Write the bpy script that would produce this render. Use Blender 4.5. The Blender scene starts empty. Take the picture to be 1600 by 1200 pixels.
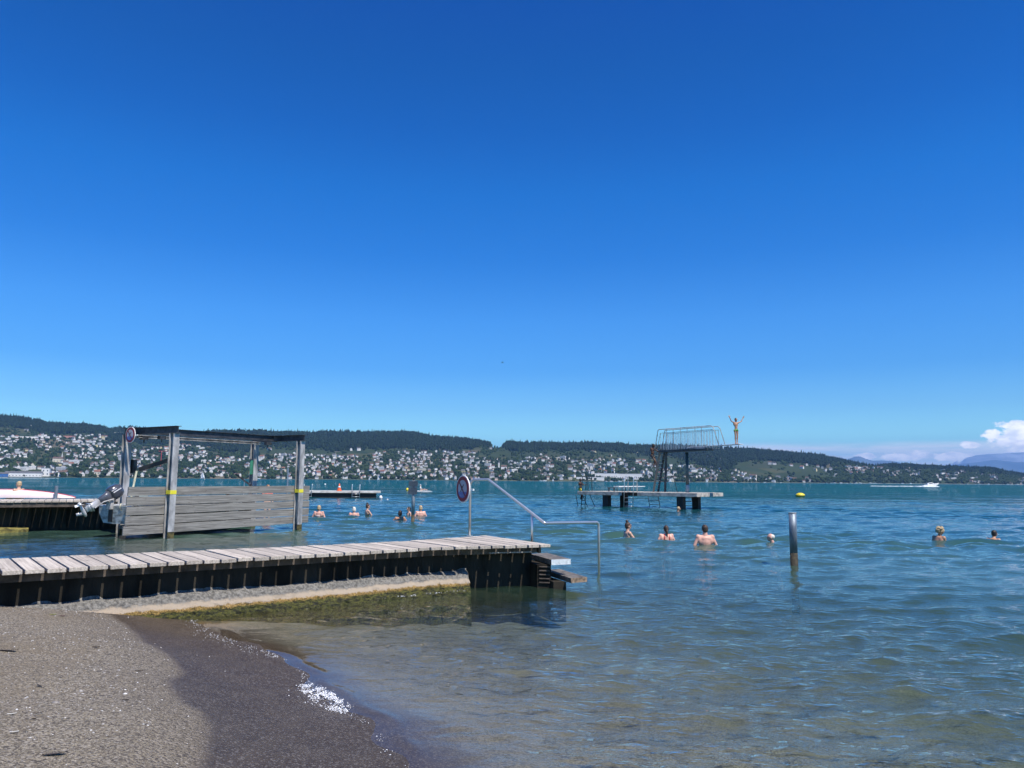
import bpy, bmesh, math, random
import numpy as np
from mathutils import noise as MN
from mathutils import Vector, Matrix
R = math.radians
random.seed(7); rng = np.random.default_rng(11)
SC = bpy.context.scene
HAZE = 0.000047
COL = SC.collection
# ------------------------------------------------------------------ camera
H = 1.70; F = 1200.0; HORY = 750.6
PITCH = math.atan((HORY-600)/F); ROLL = R(.43)
_f = np.array([0, math.cos(PITCH), math.sin(PITCH)]); _r0 = np.array([1., 0, 0]); _u0 = np.cross(_r0, _f)
_r = _r0*math.cos(ROLL)+_u0*math.sin(ROLL); _u = -_r0*math.sin(ROLL)+_u0*math.cos(ROLL)
cam = bpy.data.cameras.new('camera'); camo = bpy.data.objects.new('camera', cam); COL.objects.link(camo)
m = Matrix(((_r[0], _u[0], -_f[0]), (_r[1], _u[1], -_f[1]), (_r[2], _u[2], -_f[2])))
camo.matrix_world = Matrix.Translation((0, 0, H)) @ m.to_4x4()
cam.sensor_width = 36; cam.lens = 36*F/1600; cam.clip_start = .05; cam.clip_end = 120000
SC.camera = camo
def ray(x, y): return _f+_r*((x-800)/F)+_u*((600-y)/F)
def atz(x, y, z=0.0):
    d = ray(x, y); t = (z-H)/d[2]; p = np.array([0, 0, H])+d*t; return Vector(p)
def atd(x, y, Y):
    d = ray(x, y); return Vector(np.array([0, 0, H])+d*(Y/d[1]))
# ------------------------------------------------------------------ world, sun, exposure
SUN_EL = R(59); SUN_AZ = math.atan2(.66, -.75)
sd = Vector((math.sin(SUN_AZ)*math.cos(SUN_EL), math.cos(SUN_AZ)*math.cos(SUN_EL), math.sin(SUN_EL)))
W = bpy.data.worlds.new('World'); SC.world = W; W.use_nodes = True
nt = W.node_tree; bg = nt.nodes['Background']
class NG:
    def __init__(s, nt): s.nt = nt
    def n(s, t, **k):
        o = s.nt.nodes.new(t)
        for a, b in k.items(): setattr(o, a, b)
        return o
    def link(s, a, b): s.nt.links.new(a, b)
    def inp(s, sock, v):
        if isinstance(v, bpy.types.NodeSocket): s.link(v, sock)
        else: sock.default_value = v
    def math(s, op, a, b=0.0, c=None, clamp=False):
        o = s.n('ShaderNodeMath', operation=op, use_clamp=clamp); s.inp(o.inputs[0], a); s.inp(o.inputs[1], b)
        if c is not None: s.inp(o.inputs[2], c)
        return o.outputs[0]
    def ss(s, v, a, b):
        o = s.n('ShaderNodeMapRange', interpolation_type='SMOOTHSTEP'); s.inp(o.inputs[0], v)
        o.inputs[1].default_value = a; o.inputs[2].default_value = b; return o.outputs[0]
    def mix(s, f, a, b, bt='MIX'):
        o = s.n('ShaderNodeMix', data_type='RGBA', blend_type=bt); s.inp(o.inputs[0], f); s.inp(o.inputs[6], a); s.inp(o.inputs[7], b); return o.outputs[2]
    def noise(s, co, scale, detail=4, rough=.5, out=0):
        o = s.n('ShaderNodeTexNoise'); s.inp(o.inputs['Vector'], co); o.inputs['Scale'].default_value = scale
        o.inputs['Detail'].default_value = detail; o.inputs['Roughness'].default_value = rough; return o.outputs[out]
    def ramp(s, v, pts):
        o = s.n('ShaderNodeValToRGB'); s.inp(o.inputs[0], v); e = o.color_ramp.elements
        while len(e) < len(pts): e.new(.5)
        for i, (p, c) in enumerate(pts): e[i].position = p; e[i].color = (*c, 1) if len(c) == 3 else c
        return o.outputs[0]
    def map(s, co, sc): 
        o = s.n('ShaderNodeMapping'); s.inp(o.inputs[0], co); o.inputs['Scale'].default_value = sc; return o.outputs[0]
    def sep(s, co): o = s.n('ShaderNodeSeparateXYZ'); s.inp(o.inputs[0], co); return o.outputs
g = NG(nt)
sky = g.n('ShaderNodeTexSky', sky_type='NISHITA', sun_disc=False, sun_elevation=SUN_EL, sun_rotation=SUN_AZ, altitude=400, air_density=1.0, dust_density=.35, ozone_density=3.0)
dirv = g.n('ShaderNodeTexCoord').outputs['Generated']
dx, dy, dz = g.sep(dirv)
SKYSAT = g.ramp(dz, [(0.0000, (0.7465, 1.3026, 1.3417)), (0.0575, (0.7465, 1.3026, 1.3417)), (0.0902, (0.4939, 0.9398, 1.1802)), (0.1391, (0.2615, 0.7182, 1.1407)), (0.2037, (0.1927, 0.6822, 1.1968)), (0.2822, (0.0683, 0.5489, 1.1318)), (0.3568, (0.0233, 0.5146, 1.1195)), (0.4266, (0.0044, 0.4195, 1.0176)), (0.4908, (0.0005, 0.3777, 0.9459)), (0.5463, (0.0002, 0.3414, 0.9417)), (1.0000, (0.0002, 0.3072, 0.8475))])
skc = g.mix(1.0, sky.outputs[0], SKYSAT, 'MULTIPLY')
az = g.math('ARCTAN2', dx, dy)
cv = g.n('ShaderNodeCombineXYZ'); g.link(az, cv.inputs[0]); g.link(dz, cv.inputs[1]); cvo = cv.outputs[0]
nb = g.noise(g.map(cvo, (6, 70, 1)), 1, 6, .6)
band = g.math('MULTIPLY', g.ss(dz, .051, .041), g.ss(az, .18, .33))
band = g.math('MULTIPLY', band, g.ss(az, 1.5, 1.2))
band = g.math('MULTIPLY', band, g.ss(nb, .2, .6))
band = g.math('MULTIPLY', band, .8)
skc = g.mix(band, skc, (12.0, 11.3, 10.4, 1))
n1 = g.noise(g.map(cvo, (70, 110, 1)), 1, 8, .62)
# cumulus heaps low on the southern horizon
def blob(a0, e0, ra, re):
    u_ = g.math('DIVIDE', g.math('SUBTRACT', az, a0), ra); v_ = g.math('DIVIDE', g.math('SUBTRACT', dz, e0), re)
    return g.math('SUBTRACT', 1.0, g.math('SQRT', g.math('ADD', g.math('MULTIPLY', u_, u_), g.math('MULTIPLY', v_, v_))))
acc = None
for b in [(.595, .047, .052, .020), (.560, .053, .014, .010), (.537, .0425, .014, .0055), (.66, .055, .06, .026), (.59, .0625, .035, .009), (.465, .030, .022, .007), (.487, .0315, .014, .008), (.52, .030, .022, .007), (.43, .0315, .014, .005), (.80, .05, .09, .02)]:
    q = blob(*b); acc = q if acc is None else g.math('MAXIMUM', acc, q)
cu = g.ss(g.math('ADD', acc, g.math('MULTIPLY', g.math('SUBTRACT', n1, .5), 1.9)), .12, .42)
shade = g.noise(g.map(cvo, (60, 110, 1)), 1, 4, .5)
cc = g.mix(g.ss(shade, .35, .65), (11.5, 11.2, 11, 1), (18, 16.5, 15, 1))
skc = g.mix(g.math('MULTIPLY', cu, .88), skc, cc)
g.link(skc, bg.inputs[0]); bg.inputs[1].default_value = .105
sl = bpy.data.lights.new('sun', 'SUN'); sl.energy = 4.4; sl.angle = R(.53); sl.color = (1, .925, .82)
so = bpy.data.objects.new('sun', sl); COL.objects.link(so); so.rotation_euler = (-sd).to_track_quat('-Z', 'Y').to_euler()
SC.view_settings.view_transform = 'Standard'; SC.view_settings.look = 'None'; SC.view_settings.exposure = 0.5; SC.view_settings.gamma = 1
SC.render.engine = 'CYCLES'; cy = SC.cycles
cy.use_denoising = True; cy.max_bounces = 8; cy.transparent_max_bounces = 12; cy.glossy_bounces = 3; cy.diffuse_bounces = 2; cy.transmission_bounces = 4
cy.volume_bounces = 0; cy.caustics_reflective = False; cy.caustics_refractive = False; cy.use_light_tree = False
# ------------------------------------------------------------------ materials
def newmat(name):
    mt = bpy.data.materials.new(name); mt.use_nodes = True; mt.node_tree.nodes.clear(); g = NG(mt.node_tree)
    out = g.n('ShaderNodeOutputMaterial'); return mt, g, out
def M(name, col, rough=.6, metal=0.0, var=.15, sc=8.0, stretch=(1, 1, 1), bump=0.0, bsc=40.0, col2=None, island=0.0, spec=.5, coat=0.0):
    mt, g, out = newmat(name); p = g.n('ShaderNodeBsdfPrincipled'); g.link(p.outputs[0], out.inputs[0])
    co = g.map(g.n('ShaderNodeTexCoord').outputs['Object'], stretch)
    nz = g.noise(co, sc, 5, .6)
    c2 = col2 or tuple(c*(1-2*var) for c in col); c1 = tuple(min(1, c*(1+var)) for c in col) if not col2 else col
    c = g.mix(g.ss(nz, .3, .7), (*c2, 1), (*c1, 1))
    if island:
        rnd = g.n('ShaderNodeNewGeometry').outputs['Random Per Island']
        k = g.math('ADD', g.math('MULTIPLY', rnd, 2*island), 1-island)
        cb = g.n('ShaderNodeCombineColor'); [g.link(k, cb.inputs[i]) for i in range(3)]
        c = g.mix(1.0, c, cb.outputs[0], 'MULTIPLY')
    g.link(c, p.inputs['Base Color'])
    g.link(g.math('ADD', g.math('MULTIPLY', nz, .2), rough-.1, clamp=True), p.inputs['Roughness'])
    p.inputs['Metallic'].default_value = metal; p.inputs['Specular IOR Level'].default_value = spec; p.inputs['Coat Weight'].default_value = coat
    if bump:
        b = g.n('ShaderNodeBump'); b.inputs['Strength'].default_value = bump; b.inputs['Distance'].default_value = .01
        g.link(g.noise(co, bsc, 4, .6), b.inputs['Height']); g.link(b.outputs[0], p.inputs['Normal'])
    return mt
def wood(name, c1, c2, angle, isl=.18):
    mt, g, out = newmat(name); p = g.n('ShaderNodeBsdfPrincipled'); g.link(p.outputs[0], out.inputs[0])
    mp = g.n('ShaderNodeMapping'); g.link(g.n('ShaderNodeTexCoord').outputs['Object'], mp.inputs[0]); mp.inputs['Rotation'].default_value = (0, 0, -angle)
    rnd = g.n('ShaderNodeNewGeometry').outputs['Random Per Island']
    ad = g.n('ShaderNodeVectorMath', operation='ADD'); g.link(mp.outputs[0], ad.inputs[0])
    cb = g.n('ShaderNodeCombineXYZ'); g.link(g.math('MULTIPLY', rnd, 37.0), cb.inputs[0]); g.link(cb.outputs[0], ad.inputs[1])
    gr = g.noise(g.map(ad.outputs[0], (1.2, 45, 45)), 1, 6, .65); bl = g.noise(ad.outputs[0], 3.1, 5, .65); st = g.noise(g.map(ad.outputs[0], (5, 14, 14)), 1, 3, .5)
    c = g.mix(g.ss(gr, .32, .68), (*c2, 1), (*c1, 1))
    c = g.mix(g.math('MULTIPLY', g.ss(bl, .55, .8), .45), c, (.12, .115, .11, 1))
    c = g.mix(g.math('MULTIPLY', g.ss(st, .62, .72), .5), c, (.10, .07, .05, 1))
    k = g.math('ADD', g.math('MULTIPLY', rnd, 2*isl), 1-isl)
    cc = g.n('ShaderNodeCombineColor'); g.link(k, cc.inputs[0]); g.link(g.math('MULTIPLY', k, .99), cc.inputs[1]); g.link(g.math('MULTIPLY', k, .98), cc.inputs[2])
    g.link(g.mix(1.0, c, cc.outputs[0], 'MULTIPLY'), p.inputs['Base Color']); p.inputs['Roughness'].default_value = .8
    b = g.n('ShaderNodeBump'); b.inputs['Strength'].default_value = .6; b.inputs['Distance'].default_value = .006; g.link(gr, b.inputs['Height']); g.link(b.outputs[0], p.inputs['Normal'])
    return mt
JANG = math.atan2(.61, .79)
MT = dict(
 deck=wood('weathered deck wood', (.58, .525, .45), (.34, .30, .255), JANG+math.pi/2),
 board=wood('weathered screen board', (.40, .385, .355), (.15, .144, .132), math.atan2(.85, .53), .36),
 darkwood=M('shade darkened boarding', (.038, .034, .027), .9, spec=.1, var=.3, sc=3, stretch=(1, 1, .4), bump=.4),  # boarding tone below the wood's own, under-deck shade put into the colour
 beamwood=M('brown beam', (.10, .08, .065), .8, var=.3, sc=6, bump=.3),
 galv=M('galvanised steel', (.45, .445, .44), .5, .1, var=.25, sc=5, stretch=(1, 1, .4), bump=.1),
 darksteel=M('dark painted steel', (.06, .065, .075), .5, .3, var=.3, sc=6),
 greensteel=M('grey green painted column', (.07, .10, .10), .45, .1, var=.3, sc=5),
 stain=M('polished rail steel', (.66, .66, .66), .34, .8, var=.0, sc=20),
 post=M('grey blue steel pole', (.22, .27, .33), .5, .35, var=.25, sc=4, stretch=(1, 1, .5), bump=.2),
 concrete=M('platform concrete', (.46, .43, .38), .85, var=.25, sc=4, bump=.3, bsc=25),
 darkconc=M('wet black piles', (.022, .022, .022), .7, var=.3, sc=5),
 white=M('white paint', (.8, .8, .8), .45, var=.04), offw=M('off white boat shell', (.78, .74, .72), .35, var=.05, sc=2),
 pinkw=M('pale pink board skin', (.80, .66, .64), .4, var=.04, sc=2), redp=M('red paint', (.50, .02, .03), .45, var=.1),
 black=M('black paint', (.015, .015, .017), .4, var=.2), signred=M('shade darkened red ring', (.26, .012, .02), .45, var=.1), signw=M('sign face white', (.46, .46, .51), .4, var=.08, sc=3), blue=M('sign blue', (.04, .09, .42), .4, var=.1),  # ring red and face white darkened, the sign's shade put into the colour
 yellow=M('yellow plastic', (.80, .62, .03), .4, var=.08), ytape=M('yellow reflective tape', (.85, .75, .05), .4, var=.05), orange=M('orange cone plastic', (.85, .13, .03), .5, var=.1),
 alu=M('brushed boat aluminium', (.40, .43, .42), .5, .1, var=.3, sc=4, stretch=(1, 1, 3)),
 cowl=M('graphite motor cowling', (.09, .095, .115), .25, .2, var=.15, sc=3, coat=.5), mleg=M('silver motor casting', (.60, .61, .63), .3, .3, var=.15, sc=5),
 rope=M('pale rope', (.65, .62, .45), .8, var=.2, sc=30), ltblue=M('pale blue plastic', (.35, .48, .52), .5, var=.1),
 plate=M('steel tread end plate', (.70, .76, .78), .4, .15, var=.12, sc=30), tread=M('worn tread', (.16, .145, .125), .7, .0, var=.3, sc=12, bump=.4),
 treadb=M('brown wooden tread', (.26, .19, .13), .8, var=.35, sc=14, bump=.4),
 signgrey=M('grey notice panel', (.055, .075, .105), .5, .1, var=.12, sc=6), signtxt=M('dark notice lettering', (.03, .045, .07), .6, var=.05),
 sail=M('sail cloth', (.85, .86, .88), .6, var=.03), hull=M('white hull', (.82, .82, .80), .35, var=.04),
 bark=M('tree bark', (.09, .07, .05), .9, var=.3), stonewall=M('pale quay stone', (.42, .40, .37), .85, var=.2, sc=.2),
 foam=M('white foam', (.92, .94, .96), .25, var=.02), towel=M('red towel', (.7, .2, .17), .9, var=.1), bird=M('dark feathers', (.02, .02, .02), .8),
 pave=M('leaf litter', (.07, .05, .035), .8, var=.3),
)
def skinmat(name, c): 
    return M(name, c, .5, var=.10, sc=9, col2=tuple(v*.82 for v in c))
SK = dict(fair=skinmat('fair skin', (.66, .40, .29)), tan=skinmat('tanned skin', (.50, .27, .17)), pink=skinmat('pink skin', (.72, .40, .31)), dark=skinmat('brown skin', (.075, .038, .024)))
HR = dict(brown=M('brown hair', (.055, .032, .02), .55, var=.3, sc=60, bump=.6, bsc=120), black=M('black hair', (.02, .015, .012), .5, var=.3, sc=60, bump=.6, bsc=120),
 blond=M('blond hair', (.52, .39, .23), .6, var=.25, sc=60, bump=.6, bsc=120), white=M('white hair', (.72, .68, .60), .6, var=.15, sc=60, bump=.6, bsc=120), ginger=M('ginger hair', (.32, .13, .05), .6, var=.25, sc=60, bump=.6, bsc=120))
# ------------------------------------------------------------------ mesh helpers
class MB:
    def __init__(s): s.v = []; s.f = []; s.m = []; s.g = []
    def add(s, vs, fs, mi=0):
        o = len(s.v); s.g.append((o, len(s.f))); s.v += [tuple(v) for v in vs]; s.f += [tuple(i+o for i in f) for f in fs]; s.m += [mi]*len(fs); return s
    def hexa(s, b, t, mi=0):      # b, t : 4 corner points each
        return s.add(list(b)+list(t), [(3, 2, 1, 0), (4, 5, 6, 7), (0, 1, 5, 4), (1, 2, 6, 5), (2, 3, 7, 6), (3, 0, 4, 7)], mi)
    def box(s, c, d, ax=(1, 0, 0), up=(0, 0, 1), mi=0):
        c = Vector(c); a = Vector(ax).normalized(); u = Vector(up); u = (u-a*u.dot(a)).normalized(); b = u.cross(a)
        a = a*d[0]/2; b = b*d[1]/2; u = u*d[2]/2
        return s.hexa([c-a-b-u, c+a-b-u, c+a+b-u, c-a+b-u], [c-a-b+u, c+a-b+u, c+a+b+u, c-a+b+u], mi)
    def beam(s, p, q, w, h, mi=0):
        p = Vector(p); q = Vector(q); return s.box((p+q)/2, ((q-p).length, w, h), q-p, (0, 0, 1) if abs((q-p).normalized().z) < .95 else (1, 0, 0), mi)
    def tube(s, pts, r, n=10, mi=0, caps=True):
        pts = [Vector(p) for p in pts]; rs = r if isinstance(r, (list, tuple)) else [r]*len(pts); vs = []; pu = None
        for i, p in enumerate(pts):
            t = (pts[min(i+1, len(pts)-1)]-pts[max(i-1, 0)]).normalized()
            if pu is None: pu = Vector((0, 0, 1)) if abs(t.z) < .9 else Vector((1, 0, 0))
            a = (pu-t*pu.dot(t)).normalized(); pu = a; b = t.cross(a)
            vs += [p+(a*math.cos(2*math.pi*k/n)+b*math.sin(2*math.pi*k/n))*rs[i] for k in range(n)]
        fs = [(i*n+k, i*n+(k+1) % n, (i+1)*n+(k+1) % n, (i+1)*n+k) for i in range(len(pts)-1) for k in range(n)]
        if caps: fs += [tuple(range(n-1, -1, -1)), tuple((len(pts)-1)*n+k for k in range(n))]
        return s.add(vs, fs, mi)
    def ell(s, c, r, rot=None, n=12, mi=0):
        c = Vector(c); rot = rot or Matrix.Identity(3); vs = []; fs = []; k = n//2
        vs.append(c+rot@Vector((0, 0, r[2])))
        for i in range(1, k):
            a = math.pi*i/k
            for j in range(n): t = 2*math.pi*j/n; vs.append(c+rot@Vector((r[0]*math.sin(a)*math.cos(t), r[1]*math.sin(a)*math.sin(t), r[2]*math.cos(a))))
        vs.append(c+rot@Vector((0, 0, -r[2])))
        fs += [(0, 1+j, 1+(j+1) % n) for j in range(n)]
        for i in range(k-2): fs += [(1+i*n+j, 1+(i+1)*n+j, 1+(i+1)*n+(j+1) % n, 1+i*n+(j+1) % n) for j in range(n)]
        b = 1+(k-2)*n; L = len(vs)-1; fs += [(b+j, L, b+(j+1) % n) for j in range(n)]
        return s.add(vs, fs, mi)
    def cap(s, p, q, r1, r2, n=12):
        s.tube([p, q], [r1, r2], n); s.ell(p, (r1,)*3, n=n); s.ell(q, (r2,)*3, n=n); return s
    def mesh(s, name, mats, smooth=False, off=(0, 0, 0)):
        me = bpy.data.meshes.new(name); o = Vector(off); me.from_pydata([tuple(Vector(v)-o) for v in s.v], [], s.f)
        for m_ in (mats if isinstance(mats, (list, tuple)) else [mats]): me.materials.append(m_)
        me.polygons.foreach_set('material_index', s.m); me.polygons.foreach_set('use_smooth', [smooth]*len(s.f)); me.update(); return me
def wloc(o):
    v = Vector(o.location)
    while o.parent: o = o.parent; v += Vector(o.location)
    return v
def tag(o, label=None, cat=None, group=None, kind=None):
    for k, v in (('label', label), ('category', cat), ('group', group), ('kind', kind)):
        if v: o[k] = v
    return o
def obj(name, mb, mats, parent=None, smooth=False, loc=None, bev=0, local=False):
    base = (wloc(parent) if parent else Vector(loc or (0, 0, 0))) if not local else Vector((0, 0, 0))
    me = mb.mesh(name, mats, smooth, base) if isinstance(mb, MB) else mb
    o = bpy.data.objects.new(name, me); COL.objects.link(o)
    if parent: o.parent = parent
    elif loc is not None: o.location = loc
    if bev: b = o.modifiers.new('b', 'BEVEL'); b.width = bev; b.segments = 2; b.limit_method = 'ANGLE'
    return o
def empty(name, loc, label, cat, group=None):
    o = bpy.data.objects.new(name, None); COL.objects.link(o); o.location = loc; o.empty_display_size = .2; return tag(o, label, cat, group)
def explode(name, mb, mats, parent=None, smooth=False, local=False):
    g = mb.g+[(len(mb.v), len(mb.f))]
    for (v0, f0), (v1, f1) in zip(g[:-1], g[1:]):
        q = MB(); q.add(mb.v[v0:v1], [tuple(i-v0 for i in f) for f in mb.f[f0:f1]]); obj(name, q, mats, parent, smooth, local=local)
def npmesh(name, V, faces, mat, smooth=True, attrs=None, kind='structure'):
    me = bpy.data.meshes.new(name); nV = len(V); nF = len(faces); k = faces.shape[1]
    me.vertices.add(nV); me.vertices.foreach_set('co', np.ascontiguousarray(V, dtype=np.float32).ravel())
    me.loops.add(nF*k); me.loops.foreach_set('vertex_index', faces.astype(np.int32).ravel())
    me.polygons.add(nF); me.polygons.foreach_set('loop_start', np.arange(0, nF*k, k, dtype=np.int32)); me.polygons.foreach_set('loop_total', np.full(nF, k, dtype=np.int32))
    me.polygons.foreach_set('use_smooth', np.full(nF, smooth)); me.update(calc_edges=True)
    for a, arr in (attrs or {}).items():
        at = me.attributes.new(a, 'FLOAT', 'POINT'); at.data.foreach_set('value', arr.astype(np.float32).ravel())
    me.materials.append(mat); o = bpy.data.objects.new(name, me); COL.objects.link(o)
    if kind: o['kind'] = kind
    return o
def gridf(nr, nc):
    i = np.arange(nr-1)[:, None]*nc+np.arange(nc-1)[None, :]; i = i.ravel()
    return np.stack([i, i+1, i+nc+1, i+nc], 1)
# ------------------------------------------------------------------ shore shape
SHORE = np.array([(-160, 40), (-60, 22), (-25, 16), (-12, 12.6), (-7.4, 10.4), (-4.5, 9.85), (-3.95, 9.75), (-3.15, 8.75), (-2.3, 7.8), (-1.95, 7.3), (-1.7, 6.75), (-1.37, 6.2), (-.85, 5.5), (-.6, 4.8), (-.3, 4.0), (.4, 2.0), (1.5, -2), (4, -12), (30, -80)], float)
def sdist(P, L):
    """distance to polyline L, positive on the land side (right hand when walking along L)"""
    best = np.full(len(P), 1e9); sg = np.ones(len(P))
    for a, b in zip(L[:-1], L[1:]):
        d = b-a; t = np.clip(((P-a)@d)/(d@d), 0, 1); q = a+t[:, None]*d; dist = np.hypot(*(P-q).T)
        cr = d[0]*(P[:, 1]-a[1])-d[1]*(P[:, 0]-a[0]); m_ = dist < best-1e-9
        best = np.where(m_, dist, best); sg = np.where(m_, np.where(cr > 0, -1, 1), sg)
    return best*sg
def bedz(P):
    s = sdist(P, SHORE); x, y = P[:, 0], P[:, 1]
    s = s+.05*np.sin(3.1*x+1.7*y)*np.exp(-np.abs(s))+.03*np.sin(7.3*y-4*x)*np.exp(-np.abs(s))
    sl = np.maximum(s, 0); lo = np.minimum(sl, 1.5); land = .12*lo+.06*lo**2+.08*np.maximum(sl-1.5, 0)
    land = np.where(land > .6, .6+.3*(1-np.exp(-(land-.6)/.3)), land)
    w_ = np.maximum(-s, 0); sea = -(.42*(1-np.exp(-w_/3.2))+.052*w_); sea = np.maximum(sea, -12)
    z = np.where(s > 0, land, sea)
    z += .012*np.sin(1.9*x-2.3*y)*np.sin(1.1*x+2.9*y)+np.where(w_ > .5, .02*np.sin(9*x+3*y+2*np.sin(2*y))*np.clip(w_/3, 0, 1), 0)
    return z, s
def polar(rs, th):
    rr, tt = np.meshgrid(rs, th, indexing='ij'); return np.stack([(rr*np.sin(tt)).ravel(), (rr*np.cos(tt)).ravel()], 1)
# beach and lake bed in one sheet
th = np.concatenate([np.linspace(-math.pi, R(-55), 60)[:-1], np.linspace(R(-55), R(55), 820), np.linspace(R(55), math.pi, 60)[1:]])
rs = np.concatenate([[.02], np.exp(np.arange(math.log(.4), math.log(80), .011)), np.geomspace(85, 60000, 30)])
P = polar(rs, th); bz, bs = bedz(P)
WETL = np.array([atz(x, y, z)[:2] for x, y, z in [(60, 905, .3), (128, 946, .22), (165, 962, .15), (196, 985, .12), (222, 1018, .12), (262, 1042, .12), (284, 1066, .12), (262, 1084, .12), (260, 1100, .12), (282, 1125, .12), (312, 1136, .12), (322, 1160, .12), (316, 1200, .12), (300, 1260, .12)]]+[(-1.3, 2), (-.2, -6), (3, -40)], float)
wet = sdist(P, WETL)
def groundmat():
    mt, g, out = newmat('beach sand and lake bed'); p = g.n('ShaderNodeBsdfPrincipled'); g.link(p.outputs[0], out.inputs[0])
    co = g.n('ShaderNodeTexCoord').outputs['Object']; a = g.n('ShaderNodeAttribute', attribute_name='wet').outputs['Fac']; dp = g.n('ShaderNodeAttribute', attribute_name='bed').outputs['Fac']
    n0 = g.noise(co, .55, 4, .6); n1 = g.noise(co, 5, 4, .6); gr = g.noise(co, 55, 3, .8); fine = g.noise(co, 230, 2, .7)
    vor = g.n('ShaderNodeTexVoronoi', feature='F1'); g.link(co, vor.inputs['Vector']); vor.inputs['Scale'].default_value = 95
    peb = vor.outputs['Color']; pv = g.sep(peb)[0]
    c = g.mix(g.ss(n0, .35, .65), (.30, .24, .15, 1), (.35, .30, .21, 1))
    c = g.mix(g.math('MULTIPLY', g.ss(gr, .42, .62), .65), c, (.10, .08, .06, 1))
    gravel = g.ss(g.math('ADD', n0, g.math('MULTIPLY', n1, .25)), .50, .68)
    c = g.mix(g.math('MULTIPLY', g.ss(pv, .70, .76), g.math('ADD', .12, g.math('MULTIPLY', gravel, .55))), c, (.50, .445, .365, 1))
    c = g.mix(g.math('MULTIPLY', g.ss(pv, .26, .18), g.math('ADD', .2, g.math('MULTIPLY', gravel, .7))), c, (.09, .075, .058, 1))
    c = g.mix(g.math('MULTIPLY', g.ss(fine, .55, .75), .35), c, (.42, .39, .36, 1))
    wn = g.math('ADD', a, g.math('MULTIPLY', g.math('SUBTRACT', g.noise(co, 9, 3, .6), .5), .05)); wf = g.ss(wn, .07, -.07)
    damp = g.ss(wn, .7, .0); c = g.mix(g.math('MULTIPLY', damp, .35), c, (.12, .10, .085, 1))
    wc = g.mix(g.ss(n1, .35, .7), (.050, .034, .020, 1), (.074, .054, .034, 1)); wc = g.mix(g.math('MULTIPLY', g.ss(gr, .4, .7), .5), wc, (.12, .10, .08, 1))
    wc = g.mix(g.math('MULTIPLY', g.ss(pv, .8, .9), .4), wc, (.26, .24, .22, 1)); c = g.mix(wf, c, wc)
    uc = g.mix(g.ss(n0, .3, .7), (.13, .13, .105, 1), (.20, .20, .165, 1)); uc = g.mix(g.math('MULTIPLY', g.ss(n1, .5, .7), .6), uc, (.06, .06, .042, 1))
    uc = g.mix(g.math('MULTIPLY', g.ss(pv, .6, .7), .5), uc, (.30, .29, .24, 1)); uc = g.mix(g.math('MULTIPLY', g.ss(pv, .3, .2), .6), uc, (.045, .045, .035, 1))
    c = g.mix(g.ss(dp, .0, -.12), c, uc)
    g.link(c, p.inputs['Base Color'])
    rg = g.n('ShaderNodeMapRange'); g.link(wf, rg.inputs[0]); rg.inputs[3].default_value = .85; rg.inputs[4].default_value = .36; g.link(rg.outputs[0], p.inputs['Roughness'])
    g.link(g.math('SUBTRACT', .5, g.math('MULTIPLY', wf, .25)), p.inputs['Specular IOR Level']); p.inputs['Coat Roughness'].default_value = .2
    b = g.n('ShaderNodeBump'); b.inputs['Strength'].default_value = 1.0
    g.link(g.math('SUBTRACT', .014, g.math('MULTIPLY', wf, .009)), b.inputs['Distance'])
    h_ = g.math('ADD', g.math('ADD', gr, g.math('MULTIPLY', fine, .5)), g.math('MULTIPLY', vor.outputs['Distance'], -1.2)); g.link(h_, b.inputs['Height']); g.link(b.outputs[0], p.inputs['Normal'])
    return mt
nr, nc = len(rs), len(th)
V = np.column_stack([P, np.where(np.hypot(*P.T) > 2000, -12, bz)])
npmesh('ground', V, gridf(nr, nc), groundmat(), True, {'wet': wet, 'bed': bz})
# ------------------------------------------------------------------ water
th = np.linspace(R(-62), R(62), 1500); rs = np.concatenate([[.3, 1], np.exp(np.arange(math.log(1.8), math.log(420), .0058)), np.geomspace(425, 9000, 60)])
P = polar(rs, th); rr = np.hypot(*P.T); bz, bs = bedz(P); depth = -bz
z = np.zeros(len(P)); sx = np.zeros(len(P))
step = np.maximum(rr*.0058, rr*(th[1]-th[0]))
for i in range(80):
    lam = .14*(2.8/.14)**(i/79.); k = 2*math.pi/lam
    a_ = rng.normal(R(-78), R(24)) if i % 5 else rng.uniform(0, 2*math.pi)        # mostly running towards the shore
    amp = .0068*lam*(1.3 if lam < .75 else 1.3*(.75/lam)**.4); ph = rng.uniform(0, 6.28)
    fade = np.clip((lam/step-2.5)/3, 0, 1)
    arg = k*(P[:, 0]*math.cos(a_)+P[:, 1]*math.sin(a_))+ph+.8*np.sin(.35*P[:, 1]*math.cos(ph)+.27*P[:, 0])
    z += np.clip(depth/(.38*lam+.03), 0, 1)*amp*fade*(np.sin(arg)+.3*np.cos(2*arg) if lam < .28 or i % 2 else 1.1-2.2*np.sqrt(np.sin(arg/2)**2+.015))
patch = .72+.28*np.sin(.11*P[:, 0]+.23*P[:, 1]+1.3*np.sin(.07*P[:, 1]-.05*P[:, 0]))
sh = np.clip(depth/.10, 0.0, 1)
lee = 1-.62*np.exp(-(((P[:, 0]+6)/9)**2+((P[:, 1]-15)/6)**2))      # calmer between the two jetties
z = z*sh*patch*lee*np.clip(rr/14+.10, .42, 1)
wv = np.clip(.5+.8*np.sin(1.1*P[:, 1]+.6*P[:, 0]+1.5), 0, 1)
z += .007*np.exp(-((bs+.10+.03*np.sin(2.2*P[:, 1]))/.05)**2)*wv
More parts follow.
